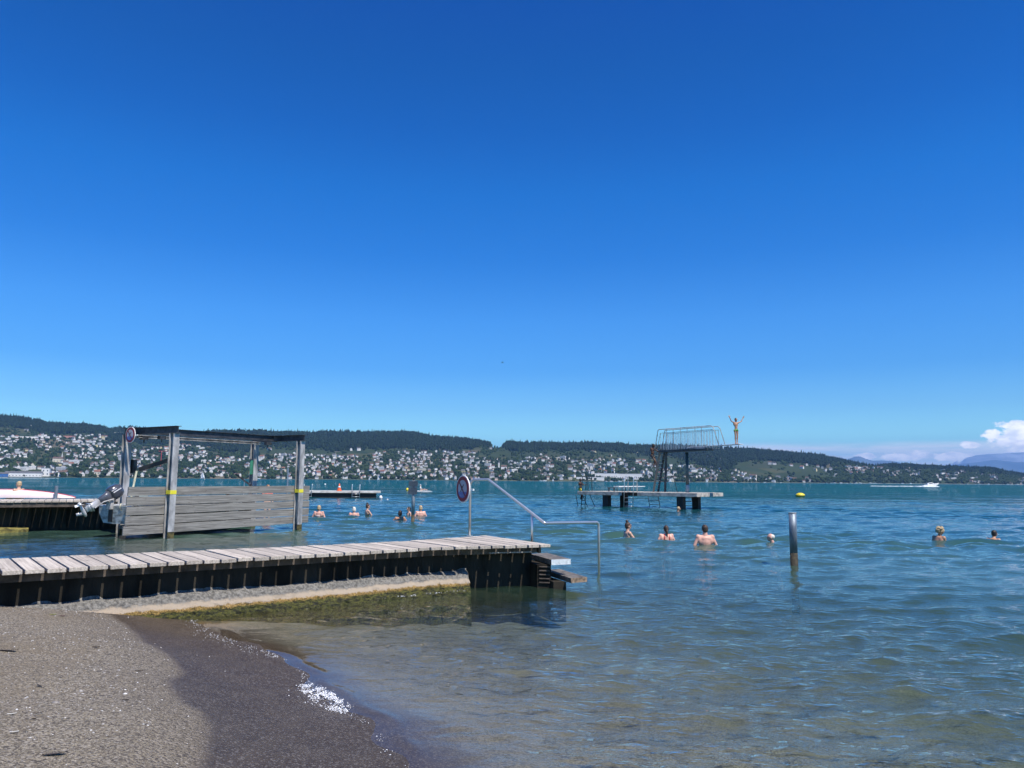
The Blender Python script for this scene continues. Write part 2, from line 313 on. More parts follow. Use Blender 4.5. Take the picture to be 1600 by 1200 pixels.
def watermat():
    mt, g, out = newmat('lake water'); co = g.n('ShaderNodeTexCoord').outputs['Object']
    dp = g.n('ShaderNodeAttribute', attribute_name='depth').outputs['Fac']; far = g.n('ShaderNodeAttribute', attribute_name='dist').outputs['Fac']
    rot = g.n('ShaderNodeMapping'); g.link(co, rot.inputs[0]); rot.inputs['Rotation'].default_value = (0, 0, R(14)); rot.inputs['Scale'].default_value = (.55, 1.35, 1)
    h1 = g.noise(rot.outputs[0], 7.5, 4, .55); h2 = g.noise(rot.outputs[0], 1.6, 4, .6); h3 = g.noise(rot.outputs[0], .35, 4, .6)
    shal = g.ss(dp, .0, .25); b1 = g.n('ShaderNodeBump'); b1.inputs['Strength'].default_value = 1
    g.link(g.math('MULTIPLY', shal, g.math('ADD', .016, g.math('MULTIPLY', g.ss(far, 16, 7), .022))), b1.inputs['Distance']); g.link(h1, b1.inputs['Height'])
    b2 = g.n('ShaderNodeBump'); b2.inputs['Strength'].default_value = 1; g.link(g.math('MULTIPLY', g.ss(far, 20, 120), .09), b2.inputs['Distance']); g.link(h2, b2.inputs['Height']); g.link(b1.outputs[0], b2.inputs['Normal'])
    wd = g.map(co, (.35, 1.25, 1)); b3 = g.n('ShaderNodeBump'); b3.inputs['Strength'].default_value = 1; g.link(g.math('MULTIPLY', g.ss(far, 35, 110), .40), b3.inputs['Distance']); g.link(g.noise(wd, .5, 4, .6), b3.inputs['Height']); g.link(b2.outputs[0], b3.inputs['Normal'])
    b4 = g.n('ShaderNodeBump'); b4.inputs['Strength'].default_value = 1; g.link(g.math('MULTIPLY', g.ss(far, 110, 400), 1.4), b4.inputs['Distance']); g.link(g.noise(wd, .11, 4, .6), b4.inputs['Height']); g.link(b3.outputs[0], b4.inputs['Normal'])
    nrm = b4.outputs[0]; ruf = g.noise(g.map(co, (.02, .16, 1)), 1, 5, .65)
    fr = g.n('ShaderNodeFresnel'); fr.inputs['IOR'].default_value = 1.33; g.link(nrm, fr.inputs['Normal'])
    gl = g.n('ShaderNodeBsdfGlossy'); gl.inputs['Roughness'].default_value = .025; g.link(nrm, gl.inputs['Normal']); gl.inputs['Color'].default_value = (1, 1, 1, 1)
    tr = g.n('ShaderNodeBsdfTransparent'); g.link(g.mix(g.ss(dp, 0, .9), (1, 1, 1, 1), (.80, .93, .84, 1)), tr.inputs['Color'])
    df = g.n('ShaderNodeBsdfDiffuse')
    deepc = g.mix(g.ss(h3, .35, .65), (.003, .064, .080, 1), (.004, .090, .102, 1)); wp = g.noise(g.map(co, (.035, .22, 1)), 1, 6, .7); deepc = g.mix(g.math('MULTIPLY', g.ss(wp, .42, .62), .75), deepc, (.002, .040, .058, 1))
    deepc = g.mix(g.ss(dp, 2.6, 8.5), (.005, .050, .062, 1), deepc)
    c = g.mix(g.ss(dp, .6, 2.4), (.062, .125, .092, 1), deepc); g.link(c, df.inputs['Color'])
    turb = g.math('SUBTRACT', 1.0, g.math('EXPONENT', g.math('MULTIPLY', g.math('POWER', g.math('MAXIMUM', dp, 0), 3.0), -1.05)))
    body = g.n('ShaderNodeMixShader'); g.link(turb, body.inputs[0]); g.link(tr.outputs[0], body.inputs[1]); g.link(df.outputs[0], body.inputs[2])
    mx = g.n('ShaderNodeMixShader'); g.link(g.math('MULTIPLY', fr.outputs[0], g.math('SUBTRACT', .96, g.math('MULTIPLY', g.ss(far, 12, 120), g.math('ADD', .16, g.math('MULTIPLY', g.ss(ruf, .36, .64), .62))))), mx.inputs[0]); g.link(body.outputs[0], mx.inputs[1]); g.link(gl.outputs[0], mx.inputs[2]); g.link(mx.outputs[0], out.inputs[0])
    return mt
V = np.column_stack([P, z]); npmesh('water', V, gridf(len(rs), len(th)), watermat(), True, {'depth': depth, 'dist': rr})
def water_foam(name, cpts, n, w, sz, label):
    mb = MB(); cp = [Vector(p) for p in cpts]
    i = 0; tries = 0
    while i < n and tries < n*30:
        tries += 1; t = random.random()*(len(cp)-1.0001); k = int(t); p = cp[k].lerp(cp[k+1], t-k); wd = w*(math.sin(math.pi*t/(len(cp)-1))**.5+.1)
        off = abs(random.gauss(0, 1))*wd*.5*random.choice((1, 1, -.35)); p = p+Vector((random.gauss(0, .02), random.gauss(0, .02), 0))+Vector((-.5, -.6, 0)).normalized()*off
        if MN.noise(Vector((p.x*11, p.y*11, 4)))+.5*MN.noise(Vector((p.x*31, p.y*31, 9))) < .02: continue
        i += 1; zz = bedz(np.array([[p.x, p.y]]))[0][0]; s = sz*random.uniform(.25, 1)**1.5
        mb.ell((p.x, p.y, max(zz, 0)+s*.4+random.random()**2*.02), (s*random.uniform(.8, 1.6), s*random.uniform(.8, 1.6), s*.6), n=6)
    o = obj(name, mb, MT['foam'], smooth=True); tag(o, label, 'foam', kind='stuff')
water_foam('foam', [atz(x, y, .015) for x, y in [(478, 1068), (500, 1078), (520, 1092), (545, 1112)]], 1600, .15, .0055, 'white froth of a small breaker on the wet sand')
water_foam('foam', [atz(x, y, .015) for x, y in [(296, 966), (325, 985), (355, 1003), (400, 1016), (440, 1026)]], 420, .20, .004, 'thin white froth at the waterline beside the concrete footing')
water_foam('foam', [atz(x, y, .015) for x, y in [(440, 1026), (466, 1044), (480, 1064), (545, 1112), (590, 1138), (602, 1165), (640, 1200)]], 130, .02, .004, 'broken rim of bubbles along the edge of the water')
water_foam('foam', [atz(x, y, .01) for x, y in [(232, 966), (300, 959.5), (400, 950), (500, 942.5), (560, 937), (640, 930.5), (728, 922)]], 500, .03, .007, 'small bubbles along the green foot of the concrete')
# ------------------------------------------------------------------ jetty
Z = .68
def arc(pts, t):   # point at fraction index
    k = min(int(t), len(pts)-2); return pts[k].lerp(pts[k+1], t-k)
e2 = Vector((.79, .61, 0)); n2 = Vector((-.61, .79, 0))
A1 = Vector((-5.52, 8.51, Z)); A2 = Vector((-2.17, 11.11, Z)); A3 = Vector((-1.06, 11.99, Z)); A4 = Vector((.65, 12.62, Z))
B1 = A1+n2*1.56; B2 = A2+n2*1.32; B3 = Vector((-1.87, 13.0, Z)); B4 = Vector((-.46, 14.55, Z))
A0 = A1-e2*6.0; B0 = B1-e2*6.0
jet = empty('jetty', (A4.x, A4.y, 0), 'near wooden jetty of pale grey cross planks running from the beach to bathing steps', 'jetty')
mb = MB(); near = [A0, A1, A2, A3, A4]; far = [B0, B1, B2, B3, B4]; pitch = .212
for k in range(4):
    L = (near[k+1]-near[k]).length; n = round(L/pitch)
    for i in range(n):
        a0 = near[k].lerp(near[k+1], i/n); a1 = near[k].lerp(near[k+1], (i+1)/n); b0 = far[k].lerp(far[k+1], i/n); b1 = far[k].lerp(far[k+1], (i+1)/n)
        gp = random.uniform(.022, .030)/2/L*n; ax0 = a0.lerp(a1, gp); ax1 = a1.lerp(a0, gp); bx0 = b0.lerp(b1, gp); bx1 = b1.lerp(b0, gp)
        j = (ax0-bx0).normalized()*random.uniform(-.012, .018); dzz = Vector((0, 0, random.uniform(-.004, .004))); t = Vector((0, 0, -.046))
        mb.hexa([ax0+j+t+dzz, ax1+j+t+dzz, bx1+t+dzz, bx0+t+dzz], [ax0+j+dzz, ax1+j+dzz, bx1+dzz, bx0+dzz])
obj('deck', mb, MT['deck'], jet, bev=.004)
def offs(path, d):
    out = []
    for i, p in enumerate(path):
        t = (path[min(i+1, len(path)-1)]-path[max(i-1, 0)]).normalized(); out.append(p+Vector((-t.y, t.x, 0))*d)
    return out
def ribbon(mb, path, z0, z1, th, mi=0):
    in_ = offs(path, th)
    for a, b, c, d in zip(path[:-1], path[1:], in_[1:], in_[:-1]):
        mb.hexa([Vector((p.x, p.y, z0)) for p in (a, b, c, d)], [Vector((p.x, p.y, z1)) for p in (a, b, c, d)], mi)
endv = (B4-A4).normalized()
edge = [A0, A1, A2, A3, A4-(A4-A3).normalized()*.16]; edge_in = offs(edge, .222); wallp = offs(edge, .27); w2_ = offs(edge, .44); wallp[3] = wallp[3].lerp(w2_[3], .35); wallp[4] = w2_[4]
mb = MB(); ribbon(mb, edge_in, Z-.15, Z-.049, .05); fe = offs([B0, B1, B2, B3, B4-(B4-B3).normalized()*.12], -.12); ribbon(mb, fe, Z-.15, Z-.049, .05)
mb.beam(edge_in[-1]+Vector((.055, .03, -.105)), fe[-1]+Vector((.055, .03, -.105)), .045, .1)
obj('edge_beam', mb, MT['beamwood'], jet)
mb = MB(); n = 60
full = [wallp[0].lerp(wallp[1], i/22) for i in range(22)]+[wallp[1].lerp(wallp[2], i/18) for i in range(18)]+[wallp[2].lerp(wallp[3], i/7) for i in range(7)]+[wallp[3].lerp(wallp[4], i/10) for i in range(11)]
for a, b in zip(full[:-1], full[1:]):
    d = (b-a).normalized(); nn = Vector((-d.y, d.x, 0)); j = nn*random.uniform(-.002, .002); a_ = a+d*.0005; b_ = b-d*.0005
    mb.hexa([Vector((p.x, p.y, -.9)) for p in (a_+j, b_+j, b_+j+nn*.05, a_+j+nn*.05)], [Vector((p.x, p.y, Z-.155)) for p in (a_+j, b_+j, b_+j+nn*.05, a_+j+nn*.05)])
q = fe[-1]
for i in range(10):
    a = wallp[-1].lerp(q, i/10)+Vector((0, 0, 0)); b = wallp[-1].lerp(q, (i+1)/10-.004); d = (b-a).normalized(); nn = Vector((-d.y, d.x, 0))
    if i == 0: a = a+d*.052
    mb.hexa([Vector((p.x, p.y, -.9)) for p in (a, b, b+nn*.05, a+nn*.05)], [Vector((p.x, p.y, Z-.155)) for p in (a, b, b+nn*.05, a+nn*.05)])
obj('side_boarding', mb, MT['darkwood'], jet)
mb = MB()                       # slim angle iron under the head of the jetty
pa = edge[-1]+Vector((0, 0, -.13)); pa = A3.lerp(A4, .42)+Vector((0, .165, -.125)); pb = A3.lerp(A4, .82)+Vector((0, .165, -.125)); mb.beam(pa, pb, .03, .012)
obj('angle_iron', mb, MT['galv'], jet)
def tread(cs, back, th, mt, mt2, name, zt):
    a, b = cs; bk = Vector((*back, 0)); mb = MB(); t = Vector((0, 0, -th)); mb.hexa([a+t, b+t, b+bk+t, a+bk+t], [a, b, b+bk, a+bk]); o = obj(name, mb, mt, jet, bev=.004)
    d = (b-a).normalized(); nn = Vector((d.y, -d.x, 0))*.004; mb = MB(); mb.hexa([a+nn+t, b+nn+t, b+t, a+t], [a+nn, b+nn, b, a]); obj('end_plate', mb, mt2, o)
T1 = (atz(861.5, 874.5, .45), atz(891.5, 873.2, .45)); tread(T1, (-.33, 1.02), .085, MT['tread'], MT['plate'], 'step', .45)
T2 = (atz(892, 903.5, .19), atz(917, 901.5, .19)); tread(T2, (-.36, 1.1), .075, MT['tread'], MT['treadb'], 'step', .19)
mb = MB(); a, b = T1; mb.hexa([a+Vector((-.22, .12, -.9)), a+Vector((-.0, .12, -.9)), a+Vector((-.3, 1.0, -.9)), a+Vector((-.5, 1.0, -.9))], [a+Vector((-.22, .12, -.092)), a+Vector((-.0, .12, -.092)), a+Vector((-.3, 1.0, -.092)), a+Vector((-.5, 1.0, -.092))])
a, b = T2; mb.hexa([a+Vector((-.26, .20, -.7)), a+Vector((-.06, .20, -.7)), a+Vector((-.34, 1.0, -.7)), a+Vector((-.54, 1.0, -.7))], [a+Vector((-.26, .20, -.082)), a+Vector((-.06, .20, -.082)), a+Vector((-.34, 1.0, -.082)), a+Vector((-.54, 1.0, -.082))])
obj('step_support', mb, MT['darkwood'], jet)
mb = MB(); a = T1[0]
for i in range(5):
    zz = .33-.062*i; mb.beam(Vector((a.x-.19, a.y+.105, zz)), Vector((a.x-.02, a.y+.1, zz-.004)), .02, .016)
explode('light_streak_slat', mb, MT['beamwood'], jet)  # paler bars standing in for light streaks through the gaps
# concrete footing with algae
def footmat():
    mt, g, out = newmat('algae covered concrete'); p = g.n('ShaderNodeBsdfPrincipled'); g.link(p.outputs[0], out.inputs[0]); co = g.n('ShaderNodeTexCoord').outputs['Object']
    zz = g.sep(co)[2]; n1 = g.noise(co, 7, 6, .7); n2_ = g.noise(co, 26, 5, .7); n3 = g.noise(co, 70, 3, .7)
    h_ = g.math('ADD', zz, g.math('MULTIPLY', g.math('SUBTRACT', g.math('ADD', g.math('MULTIPLY', n1, .6), g.math('MULTIPLY', n2_, .4)), .5), .16))
    c = g.mix(g.ss(n2_, .35, .65), (.11, .108, .10, 1), (.30, .29, .265, 1))
    c = g.mix(g.ss(h_, .185, .155), c, (.46, .385, .30, 1))
    c = g.mix(g.ss(h_, .12, .10), c, g.mix(g.ss(n3, .4, .6), (.12, .075, .02, 1), (.42, .28, .09, 1)))
    c = g.mix(g.ss(h_, .095, .06), c, g.mix(g.ss(n3, .35, .65), (.028, .04, .008, 1), (.14, .13, .022, 1)))
    c = g.mix(g.math('MULTIPLY', g.ss(g.noise(g.map(co, (1, 1, 2.6)), 15, 5, .7), .47, .56), g.ss(h_, .10, .06)), c, (.010, .012, .004, 1))
    g.link(c, p.inputs['Base Color']); g.link(g.math('SUBTRACT', .9, g.math('MULTIPLY', g.ss(h_, .08, .02), .5)), p.inputs['Roughness'])
    b = g.n('ShaderNodeBump'); b.inputs['Strength'].default_value = 1; b.inputs['Distance'].default_value = .035; g.link(g.math('ADD', n2_, g.math('MULTIPLY', n3, .5)), b.inputs['Height']); g.link(b.outputs[0], p.inputs['Normal']); return mt
prof = [(-.02, .30), (.0, .272), (.06, .262), (.10, .245), (.15, .20), (.19, .15), (.24, .11), (.275, .075), (.30, .04), (.325, .012), (.335, -.04), (.34, -.15), (.35, -.8)]
wl = [wallp[0].lerp(wallp[1], i/60) for i in range(60)]+[wallp[1].lerp(wallp[2], i/120) for i in range(120)]
wend = wallp[3].lerp(wallp[4], .32); wl += [wallp[2].lerp(wallp[3], i/40) for i in range(40)]+[wallp[3].lerp(wend, i/16) for i in range(17)]
from mathutils import noise as MN
vs = []; wn = offs(wl, -1)
pp = []
for k in range(len(prof)-1):
    for j in range(3): t = j/3; pp.append((prof[k][0]*(1-t)+prof[k+1][0]*t, prof[k][1]*(1-t)+prof[k+1][1]*t))
pp.append(prof[-1])
for i, p in enumerate(wl):
    nn = (wn[i]-p).normalized(); tap = min(1, (len(wl)-1-i)/5.0)*.22+.78
    for (o_, z_) in pp:
        q = p+nn*(o_*tap); low = max(0, min(1, (.19-z_)/.08)); v = Vector((q.x*6, q.y*6, z_*9)); w_ = MN.noise(v)*.028+MN.noise(v*2.2)*.012+(MN.noise(v*2.6)*.035+abs(MN.noise(v*6.1))*.03)*low+MN.noise(v*.35)*.02
        vs.append((q.x+nn.x*w_, q.y+nn.y*w_, z_+w_*.45-(.27-.25)*0))
nn_ = len(pp); fs = [(i*nn_+k, i*nn_+k+1, (i+1)*nn_+k+1, (i+1)*nn_+k) for i in range(len(wl)-1) for k in range(nn_-1)]
last = (len(wl)-1)*nn_; c0 = len(vs); vs.append((wl[-1].x, wl[-1].y, -.3)); fs += [(last+k, last+k+1, c0) for k in range(nn_-1)]
mb = MB().add(vs, fs); o = obj('concrete_footing', mb, footmat(), smooth=True); tag(o, 'sloping grey concrete footing with orange and green algae under the near jetty', 'footing')
# hand rail
P1 = B4+Vector((-.30, -.16, 0)); P2 = atd(832, 843, 13.32); P2.z = Z; P3 = Vector(atz(936, 896, 0)); zr = H+.005
def bend(pts, rad, n=6):
    pts = [Vector(p) for p in pts]; out = [pts[0]]
    for a, b, c in zip(pts[:-2], pts[1:-1], pts[2:]):
        r_ = rad.pop(0) if isinstance(rad, list) else rad; p = b+(a-b).normalized()*r_; q = b+(c-b).normalized()*r_
        out += [p.lerp(b, t/n).lerp(b.lerp(q, t/n), t/n) for t in range(n+1)]
    return out+[pts[-1]]
r3 = P3.copy(); r3.z = -.6
top1 = Vector((P1.x, P1.y, atd(735, 749.5, P1.y).z)); k1 = atd(763, 749.2, P1.y-.28); k2 = atd(851, 817.3, 13.25); k3 = atd(937.5, 816, P3.y); k3.x = P3.x; k3.y = P3.y
rail = empty('handrail', (P1.x, P1.y, Z), 'shiny steel handrail sloping down from the jetty head into the water', 'handrail')
obj('rail_tube', MB().tube(bend([Vector((P1.x, P1.y, Z)), top1, k1, k2, k3, r3], [.13, .01, .02, .09]), .024, 14), MT['stain'], rail, True)
pm = k1.lerp(k2, .79); P2 = Vector((pm.x, pm.y, Z-.1)); obj('support_post', MB().tube([P2, pm], .022, 12), MT['stain'], rail, True)
obj('base_plate', MB().tube([(P1.x, P1.y, Z+.001), (P1.x, P1.y, Z+.012)], .06, 16), MT['stain'], rail)
# no diving signs
def nosign(c, label, yaw, D=.5, ori=(-1, 1)):
    c = Vector(c); t = empty('no_diving_sign', c, label, 'sign', 'round no diving signs'); t.rotation_euler = (0, 0, yaw)   # face looks along local -Y
    r_ = D/2
    def disc(rad, y0, y1): return MB().tube([(0, y0, 0), (0, y1, 0)], rad, 48)
    obj('rim', disc(r_, .02, 0), MT['white'], t, local=True)
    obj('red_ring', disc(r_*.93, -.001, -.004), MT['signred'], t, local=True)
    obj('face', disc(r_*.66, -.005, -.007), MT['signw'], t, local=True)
    mb = MB(); 
    for i, hz in enumerate((-.055, -.078, -.101, -.124, -.146)):
        hw = math.sqrt(max(0, (r_*.65)**2-hz**2)); mb.box((0, -.010, hz-.006), (2*hw, .002, .015), mi=0)
    obj('water_stripes', mb, MT['blue'], t, local=True)
    mb = MB().beam((-.045, -.0115, -.03), (.055, -.0115, .085), .003, .014); mb.beam((.005, -.0115, .03), (-.02, -.0115, .055), .003, .012).tube([(-.052, -.0102, -.042), (-.052, -.013, -.042)], .014, 12)
    obj('diver_mark', mb, MT['black'], t, local=True)
    obj('diagonal_bar', MB().box((0, -.0145, .0), (.34, .002, .026), ax=(.66, 0, -.75)), M('dark red bar', (.16, .015, .02), .45), t, local=True)
    obj('clamp', MB().box((r_*.2+.12, .035, -.01), (.34, .03, .035)), MT['plate'], t, local=True); return t
YAW = math.atan2(-.79, .61)       # local -Y -> world (-.79,-.61)
YAW = math.atan2(-.84, .54)
nosign(atd(723, 764, P1.y-.05), 'round no diving sign clamped to the shiny handrail, dark red ring', YAW)
# ------------------------------------------------------------------ boat shelter
PA = Vector((-10.04, 22.9, 0)); ax = Vector((.53, .85, 0)).normalized(); lat = Vector((-.85, .53, 0)).normalized(); PB = PA+ax*4.95; WD = 2.4
she = empty('boat_shelter', PA, 'open galvanised steel frame of four posts with beams over the small boat', 'boat shelter')
def hpost(p, z0, z1, mb, w=.2, fl=.2):
    for s_ in (-1, 1): mb.box(p+Vector((0, 0, (z0+z1)/2))+lat*(s_*w/2), (fl, .016, z1-z0), ax=ax)
    mb.box(p+Vector((0, 0, (z0+z1)/2)), (w-.018, .012, z1-z0), ax=lat)
for p, nm in ((PA, 0), (PB, 0), (PA+lat*WD, 1), (PB+lat*WD, 1)):
    mb = MB(); hpost(p, -1.0, 3.02, mb); o = obj('post', mb, MT['galv'], she)
    mb = MB(); 
    if nm == 0: mb.box(p-lat*.112+Vector((0, 0, 1.28)), (.202, .006, .115), ax=ax); mb.box(p-ax*.0+Vector((0, 0, 1.28)), (.206, .19, .115), ax=ax); obj('yellow_mark', mb, MT['ytape'], o)
    mb = MB(); hpost(p, -.25, .13, mb, .206, .206); obj('algae_band', mb, M('olive algae band', (.10, .085, .03), .8, var=.4, sc=12), o)
mb = MB()
def ibeam(p, q, h, w, mb):
    d = (q-p).normalized(); mb.beam(p+Vector((0, 0, h/2-.008)), q+Vector((0, 0, h/2-.008)), w, .016); mb.beam(p-Vector((0, 0, h/2-.008)), q-Vector((0, 0, h/2-.008)), w, .016); mb.beam(p, q, .012, h-.034)
for p in (PA, PB):
    mb = MB(); ibeam(p-lat*.18+Vector((0, 0, 3.13)), p+lat*(WD+.15)+Vector((0, 0, 3.13)), .21, .18, mb); obj('end_beam', mb, MT['darksteel'], she)
for f_, zz, hh in ((.54, 3.13, .2), (.86, 2.98, .09)):
    mb = MB(); ibeam(PA+lat*WD*f_+ax*.095+Vector((0, 0, zz)), PB+lat*WD*f_-ax*.095+Vector((0, 0, zz)), hh, .14, mb); obj('crane_rail', mb, MT['darksteel'] if hh > .1 else MT['galv'], she)
for f_, s_ in ((.86, .35), (.54, .45), (.54, 4.6)):
    c = PA+lat*WD*f_+ax*s_+Vector((0, 0, 2.94)); mb = MB().box(c, (.2, .16, .1), ax=ax).tube([c+Vector((0, 0, -.05)), c+Vector((0, 0, -.15))], .02, 8); obj('trolley', mb, MT['darksteel'], she)
mb = MB(); c = PA+lat*(WD-.1)+ax*.3
mb.beam(c+Vector((.05, .1, 1.95)), c+Vector((.95, .25, 2.27)), .09, .13); mb.box(c+Vector((-.12, 0, 2.05)), (.2, .2, .42)); obj('winch_arm', mb, MT['black'], she)
c = PB+lat*(WD-.02); mb = MB().beam(c+Vector((-.1, 0, 1.45)), c+Vector((-.6, -.2, 1.85)), .05, .06); obj('brace', mb, MT['darksteel'], she)
mb = MB().box(c-lat*.0-ax*.13+Vector((.02, -.02, 2.1)), (.09, .1, .5)); obj('green_tube', mb, M('green plastic tube', (.06, .28, .17), .5), she)
# five board screen
scr = empty('board_screen', PA-ax*1.2, 'screen of five weathered grey horizontal boards between the front shelter posts', 'screen')
SA = PA-ax*1.22+lat*.14; SB = PA+ax*5.58+lat*.14
for i in range(5):
    z1a = 1.435-.276*i; z1b = 1.455-.262*i; ha = .256 if i != 2 else .25; a = SA+ax*random.uniform(-.03, .03)-ax*.02*i; b = SB+ax*random.uniform(-.03, .03); mb = MB(); gp = .026 if i in (0, 2) else .016
    mb.hexa([a+Vector((0, 0, z1a-ha)), b+Vector((0, 0, z1b-.262+gp+.006)), b+lat*.05+Vector((0, 0, z1b-.262+gp+.006)), a+lat*.05+Vector((0, 0, z1a-ha))], [a+Vector((0, 0, z1a)), b+Vector((0, 0, z1b)), b+lat*.05+Vector((0, 0, z1b)), a+lat*.05+Vector((0, 0, z1a))])
    obj('board', mb, MT['board'], scr, bev=.005)
mb = MB()
for s_ in (.3, 3.4, 6.3): mb.box(SA+ax*s_+lat*.09+Vector((0, 0, .78)), (.1, .06, 1.3), ax=ax)
explode('batten', mb, MT['beamwood'], scr)
nosign(atd(203.5, 679.5, 23.75), 'round no diving sign high on the rear left post of the boat shelter', math.atan2(-.53, .85))
# boat hanging in the shelter
O_ = PA-ax*1.0+lat*.3; boat = empty('aluminium_boat', O_, 'grey aluminium workboat hanging stern first behind the board screen', 'boat')
def hullpt(s, l, z): return O_+ax*s+lat*l+Vector((0, 0, z))
mb = MB(); secs = [(0, .0, 1.6, .38, .86), (1.5, .0, 1.6, .36, .88), (3.2, .15, 1.45, .40, .95), (4.0, .5, 1.1, .5, 1.05), (4.4, .76, .84, .75, 1.12)]; ring = []
for (s, l0, l1, zb, zt) in secs:
    w_ = (l1-l0); ring.append([hullpt(s, l0, zt), hullpt(s, l0+.02, zb+.28), hullpt(s, l0+w_*.16, zb+.02), hullpt(s, (l0+l1)/2, zb), hullpt(s, l1-w_*.16, zb+.02), hullpt(s, l1-.02, zb+.28), hullpt(s, l1, zt)])
vs = [p for r_ in ring for p in r_]; fs = [(i*7+k, (i+1)*7+k, (i+1)*7+k+1, i*7+k+1) for i in range(4) for k in range(6)]; fs += [(0, 1, 2, 3, 4, 5, 6)]
mb.add(vs, fs); o = obj('hull', mb, MT['alu'], boat); sm = o.modifiers.new('s', 'SOLIDIFY'); sm.thickness = .03
mb = MB()
for side in (0, 6): mb.tube([r_[side]+Vector((0, 0, .01)) for r_ in ring], .025, 8)
mb.tube([ring[0][0]+Vector((0, 0, .01)), ring[0][6]+Vector((0, 0, .01))], .025, 8); obj('gunwale', mb, M('bright alloy trim', (.6, .62, .60), .35, .4), boat)
mb = MB(); c = hullpt(-.02, 1.0, .62); mb.box(c, (.03, .2, .42), ax=ax); obj('transom_pad', mb, MT['black'], boat)
mb = MB(); mb.box(hullpt(.45, .35, 1.12), (.3, .34, .52), ax=ax); obj('storage_box', mb, MT['ltblue'], boat, bev=.03)
mb = MB(); p = hullpt(.15, .42, .5); mb.tube([p, p+Vector((.03, .05, .6)), atd(213.5, 736, p.y+.2)], [.035, .03, .03], 8); obj('pole', mb, MT['rope'], boat)
p = hullpt(-.03, .5, .86); mb = MB().tube([p+Vector((0, 0, .1)), p+Vector((-.03, 0, -.02)), p+Vector((.03, -.01, -.12)), p+Vector((.06, 0, .02))], .012, 6); obj('rope', mb, MT['rope'], boat, True)
# outboard motor tilted up on the stern (its own thing, clamped on)
mo = hullpt(-.02, 1.0, .95); mot = empty('outboard_motor', mo, 'graphite and silver outboard motor tilted up on the boat stern', 'outboard motor')
aft = -ax
def mp(a, u, l=0): return mo+aft*a+Vector((0, 0, u))+lat*l
dv = (mp(1.05, -.36)-mp(0, .28)).normalized(); up_ = lat.cross(dv).normalized()
if up_.z < 0: up_ = -up_
rotm = Matrix((dv, lat, up_)).transposed()
def loft(mb, secs, n=20):
    vs = []; 
    for (c, a, w_, h_, p_) in secs:
        for k in range(n):
            t = 2*math.pi*k/n; cx = math.copysign(abs(math.cos(t))**p_, math.cos(t)); sx_ = math.copysign(abs(math.sin(t))**p_, math.sin(t)); vs.append(c+lat*(w_*cx)+up_*(h_*sx_))
    fs = [(i*n+k, i*n+(k+1) % n, (i+1)*n+(k+1) % n, (i+1)*n+k) for i in range(len(secs)-1) for k in range(n)]+[tuple(range(n-1, -1, -1)), tuple((len(secs)-1)*n+k for k in range(n))]
    mb.add(vs, fs)
O2 = mp(-.10, .34)
mb = MB(); loft(mb, [(O2-dv*.20, 0, .05, .06, .8), (O2-dv*.17, 0, .13, .15, .75), (O2-dv*.08, 0, .17, .20, .7), (O2+dv*.05, 0, .18, .215, .7), (O2+dv*.16, 0, .17, .21, .7), (O2+dv*.20, 0, .15, .18, .75)]); obj('cowling', mb, MT['cowl'], mot, True)
mb = MB(); mb.box(O2+dv*.03-lat*.186+up_*.06, (.26, .004, .03), ax=dv, up=up_); mb.box(O2+dv*.1-lat*.178+up_*.12, (.16, .02, .012), ax=dv, up=up_); obj('side_stripe', mb, MT['white'], mot)
mb = MB(); loft(mb, [(O2+dv*.2, 0, .13, .16, .8), (O2+dv*.33, 0, .10, .13, .8), (O2+dv*.55, 0, .075, .10, .8)]); obj('upper_casing', mb, M('charcoal casing', (.12, .13, .16), .35, .3), mot, True)
mb = MB(); loft(mb, [(O2+dv*.555, 0, .065, .095, .8), (O2+dv*.8, 0, .05, .09, .8), (O2+dv*.98, 0, .04, .085, .8)]); mb.box(O2+dv*.84, (.012, .26, .26), ax=dv, up=up_); mb.box(O2+dv*.9, (.010, .22, .2), ax=dv, up=up_); obj('lower_leg', mb, MT['mleg'], mot, True)
gc = O2+dv*1.06; mb = MB().ell(gc, (.055, .05, .19), rot=Matrix((dv, lat, up_)).transposed()); mb.add([gc+up_*.0+dv*.03, gc-up_*.1+dv*.04, gc-up_*.02+dv*.22, gc+up_*.06+dv*.2]+[v+lat*.012 for v in [gc+up_*.0+dv*.03, gc-up_*.1+dv*.04, gc-up_*.02+dv*.22, gc+up_*.06+dv*.2]], [(0, 1, 2, 3), (7, 6, 5, 4), (0, 4, 5, 1), (1, 5, 6, 2), (2, 6, 7, 3), (3, 7, 4, 0)]); obj('gear_case', mb, MT['mleg'], mot, True)
mb = MB(); pc = gc+up_*.2; mb.tube([pc-up_*.02, pc+up_*.08], .035, 10)
for k in range(3):
    a = 2*math.pi*k/3+.4; d1 = dv*math.cos(a)+lat*math.sin(a); d2 = dv*-math.sin(a)+lat*math.cos(a); mb.hexa([pc+d1*.02-d2*.03, pc+d1*.02+d2*.03+up_*.03, pc+d1*.13+d2*.06+up_*.04, pc+d1*.13-d2*.03], [v+up_*.008 for v in (pc+d1*.02-d2*.03, pc+d1*.02+d2*.03+up_*.03, pc+d1*.13+d2*.06+up_*.04, pc+d1*.13-d2*.03)])
obj('propeller', mb, MT['white'], mot)
mb = MB().box(mp(.04, -.02), (.1, .22, .3), ax=ax).box(mp(.02, .1), (.2, .12, .12), ax=ax); mb.tube([mp(.02, .12, -.14), mp(.32, .05, -.15), mp(.55, -.12, -.12)], .022, 8); obj('clamp_bracket', mb, MT['galv'], mot)
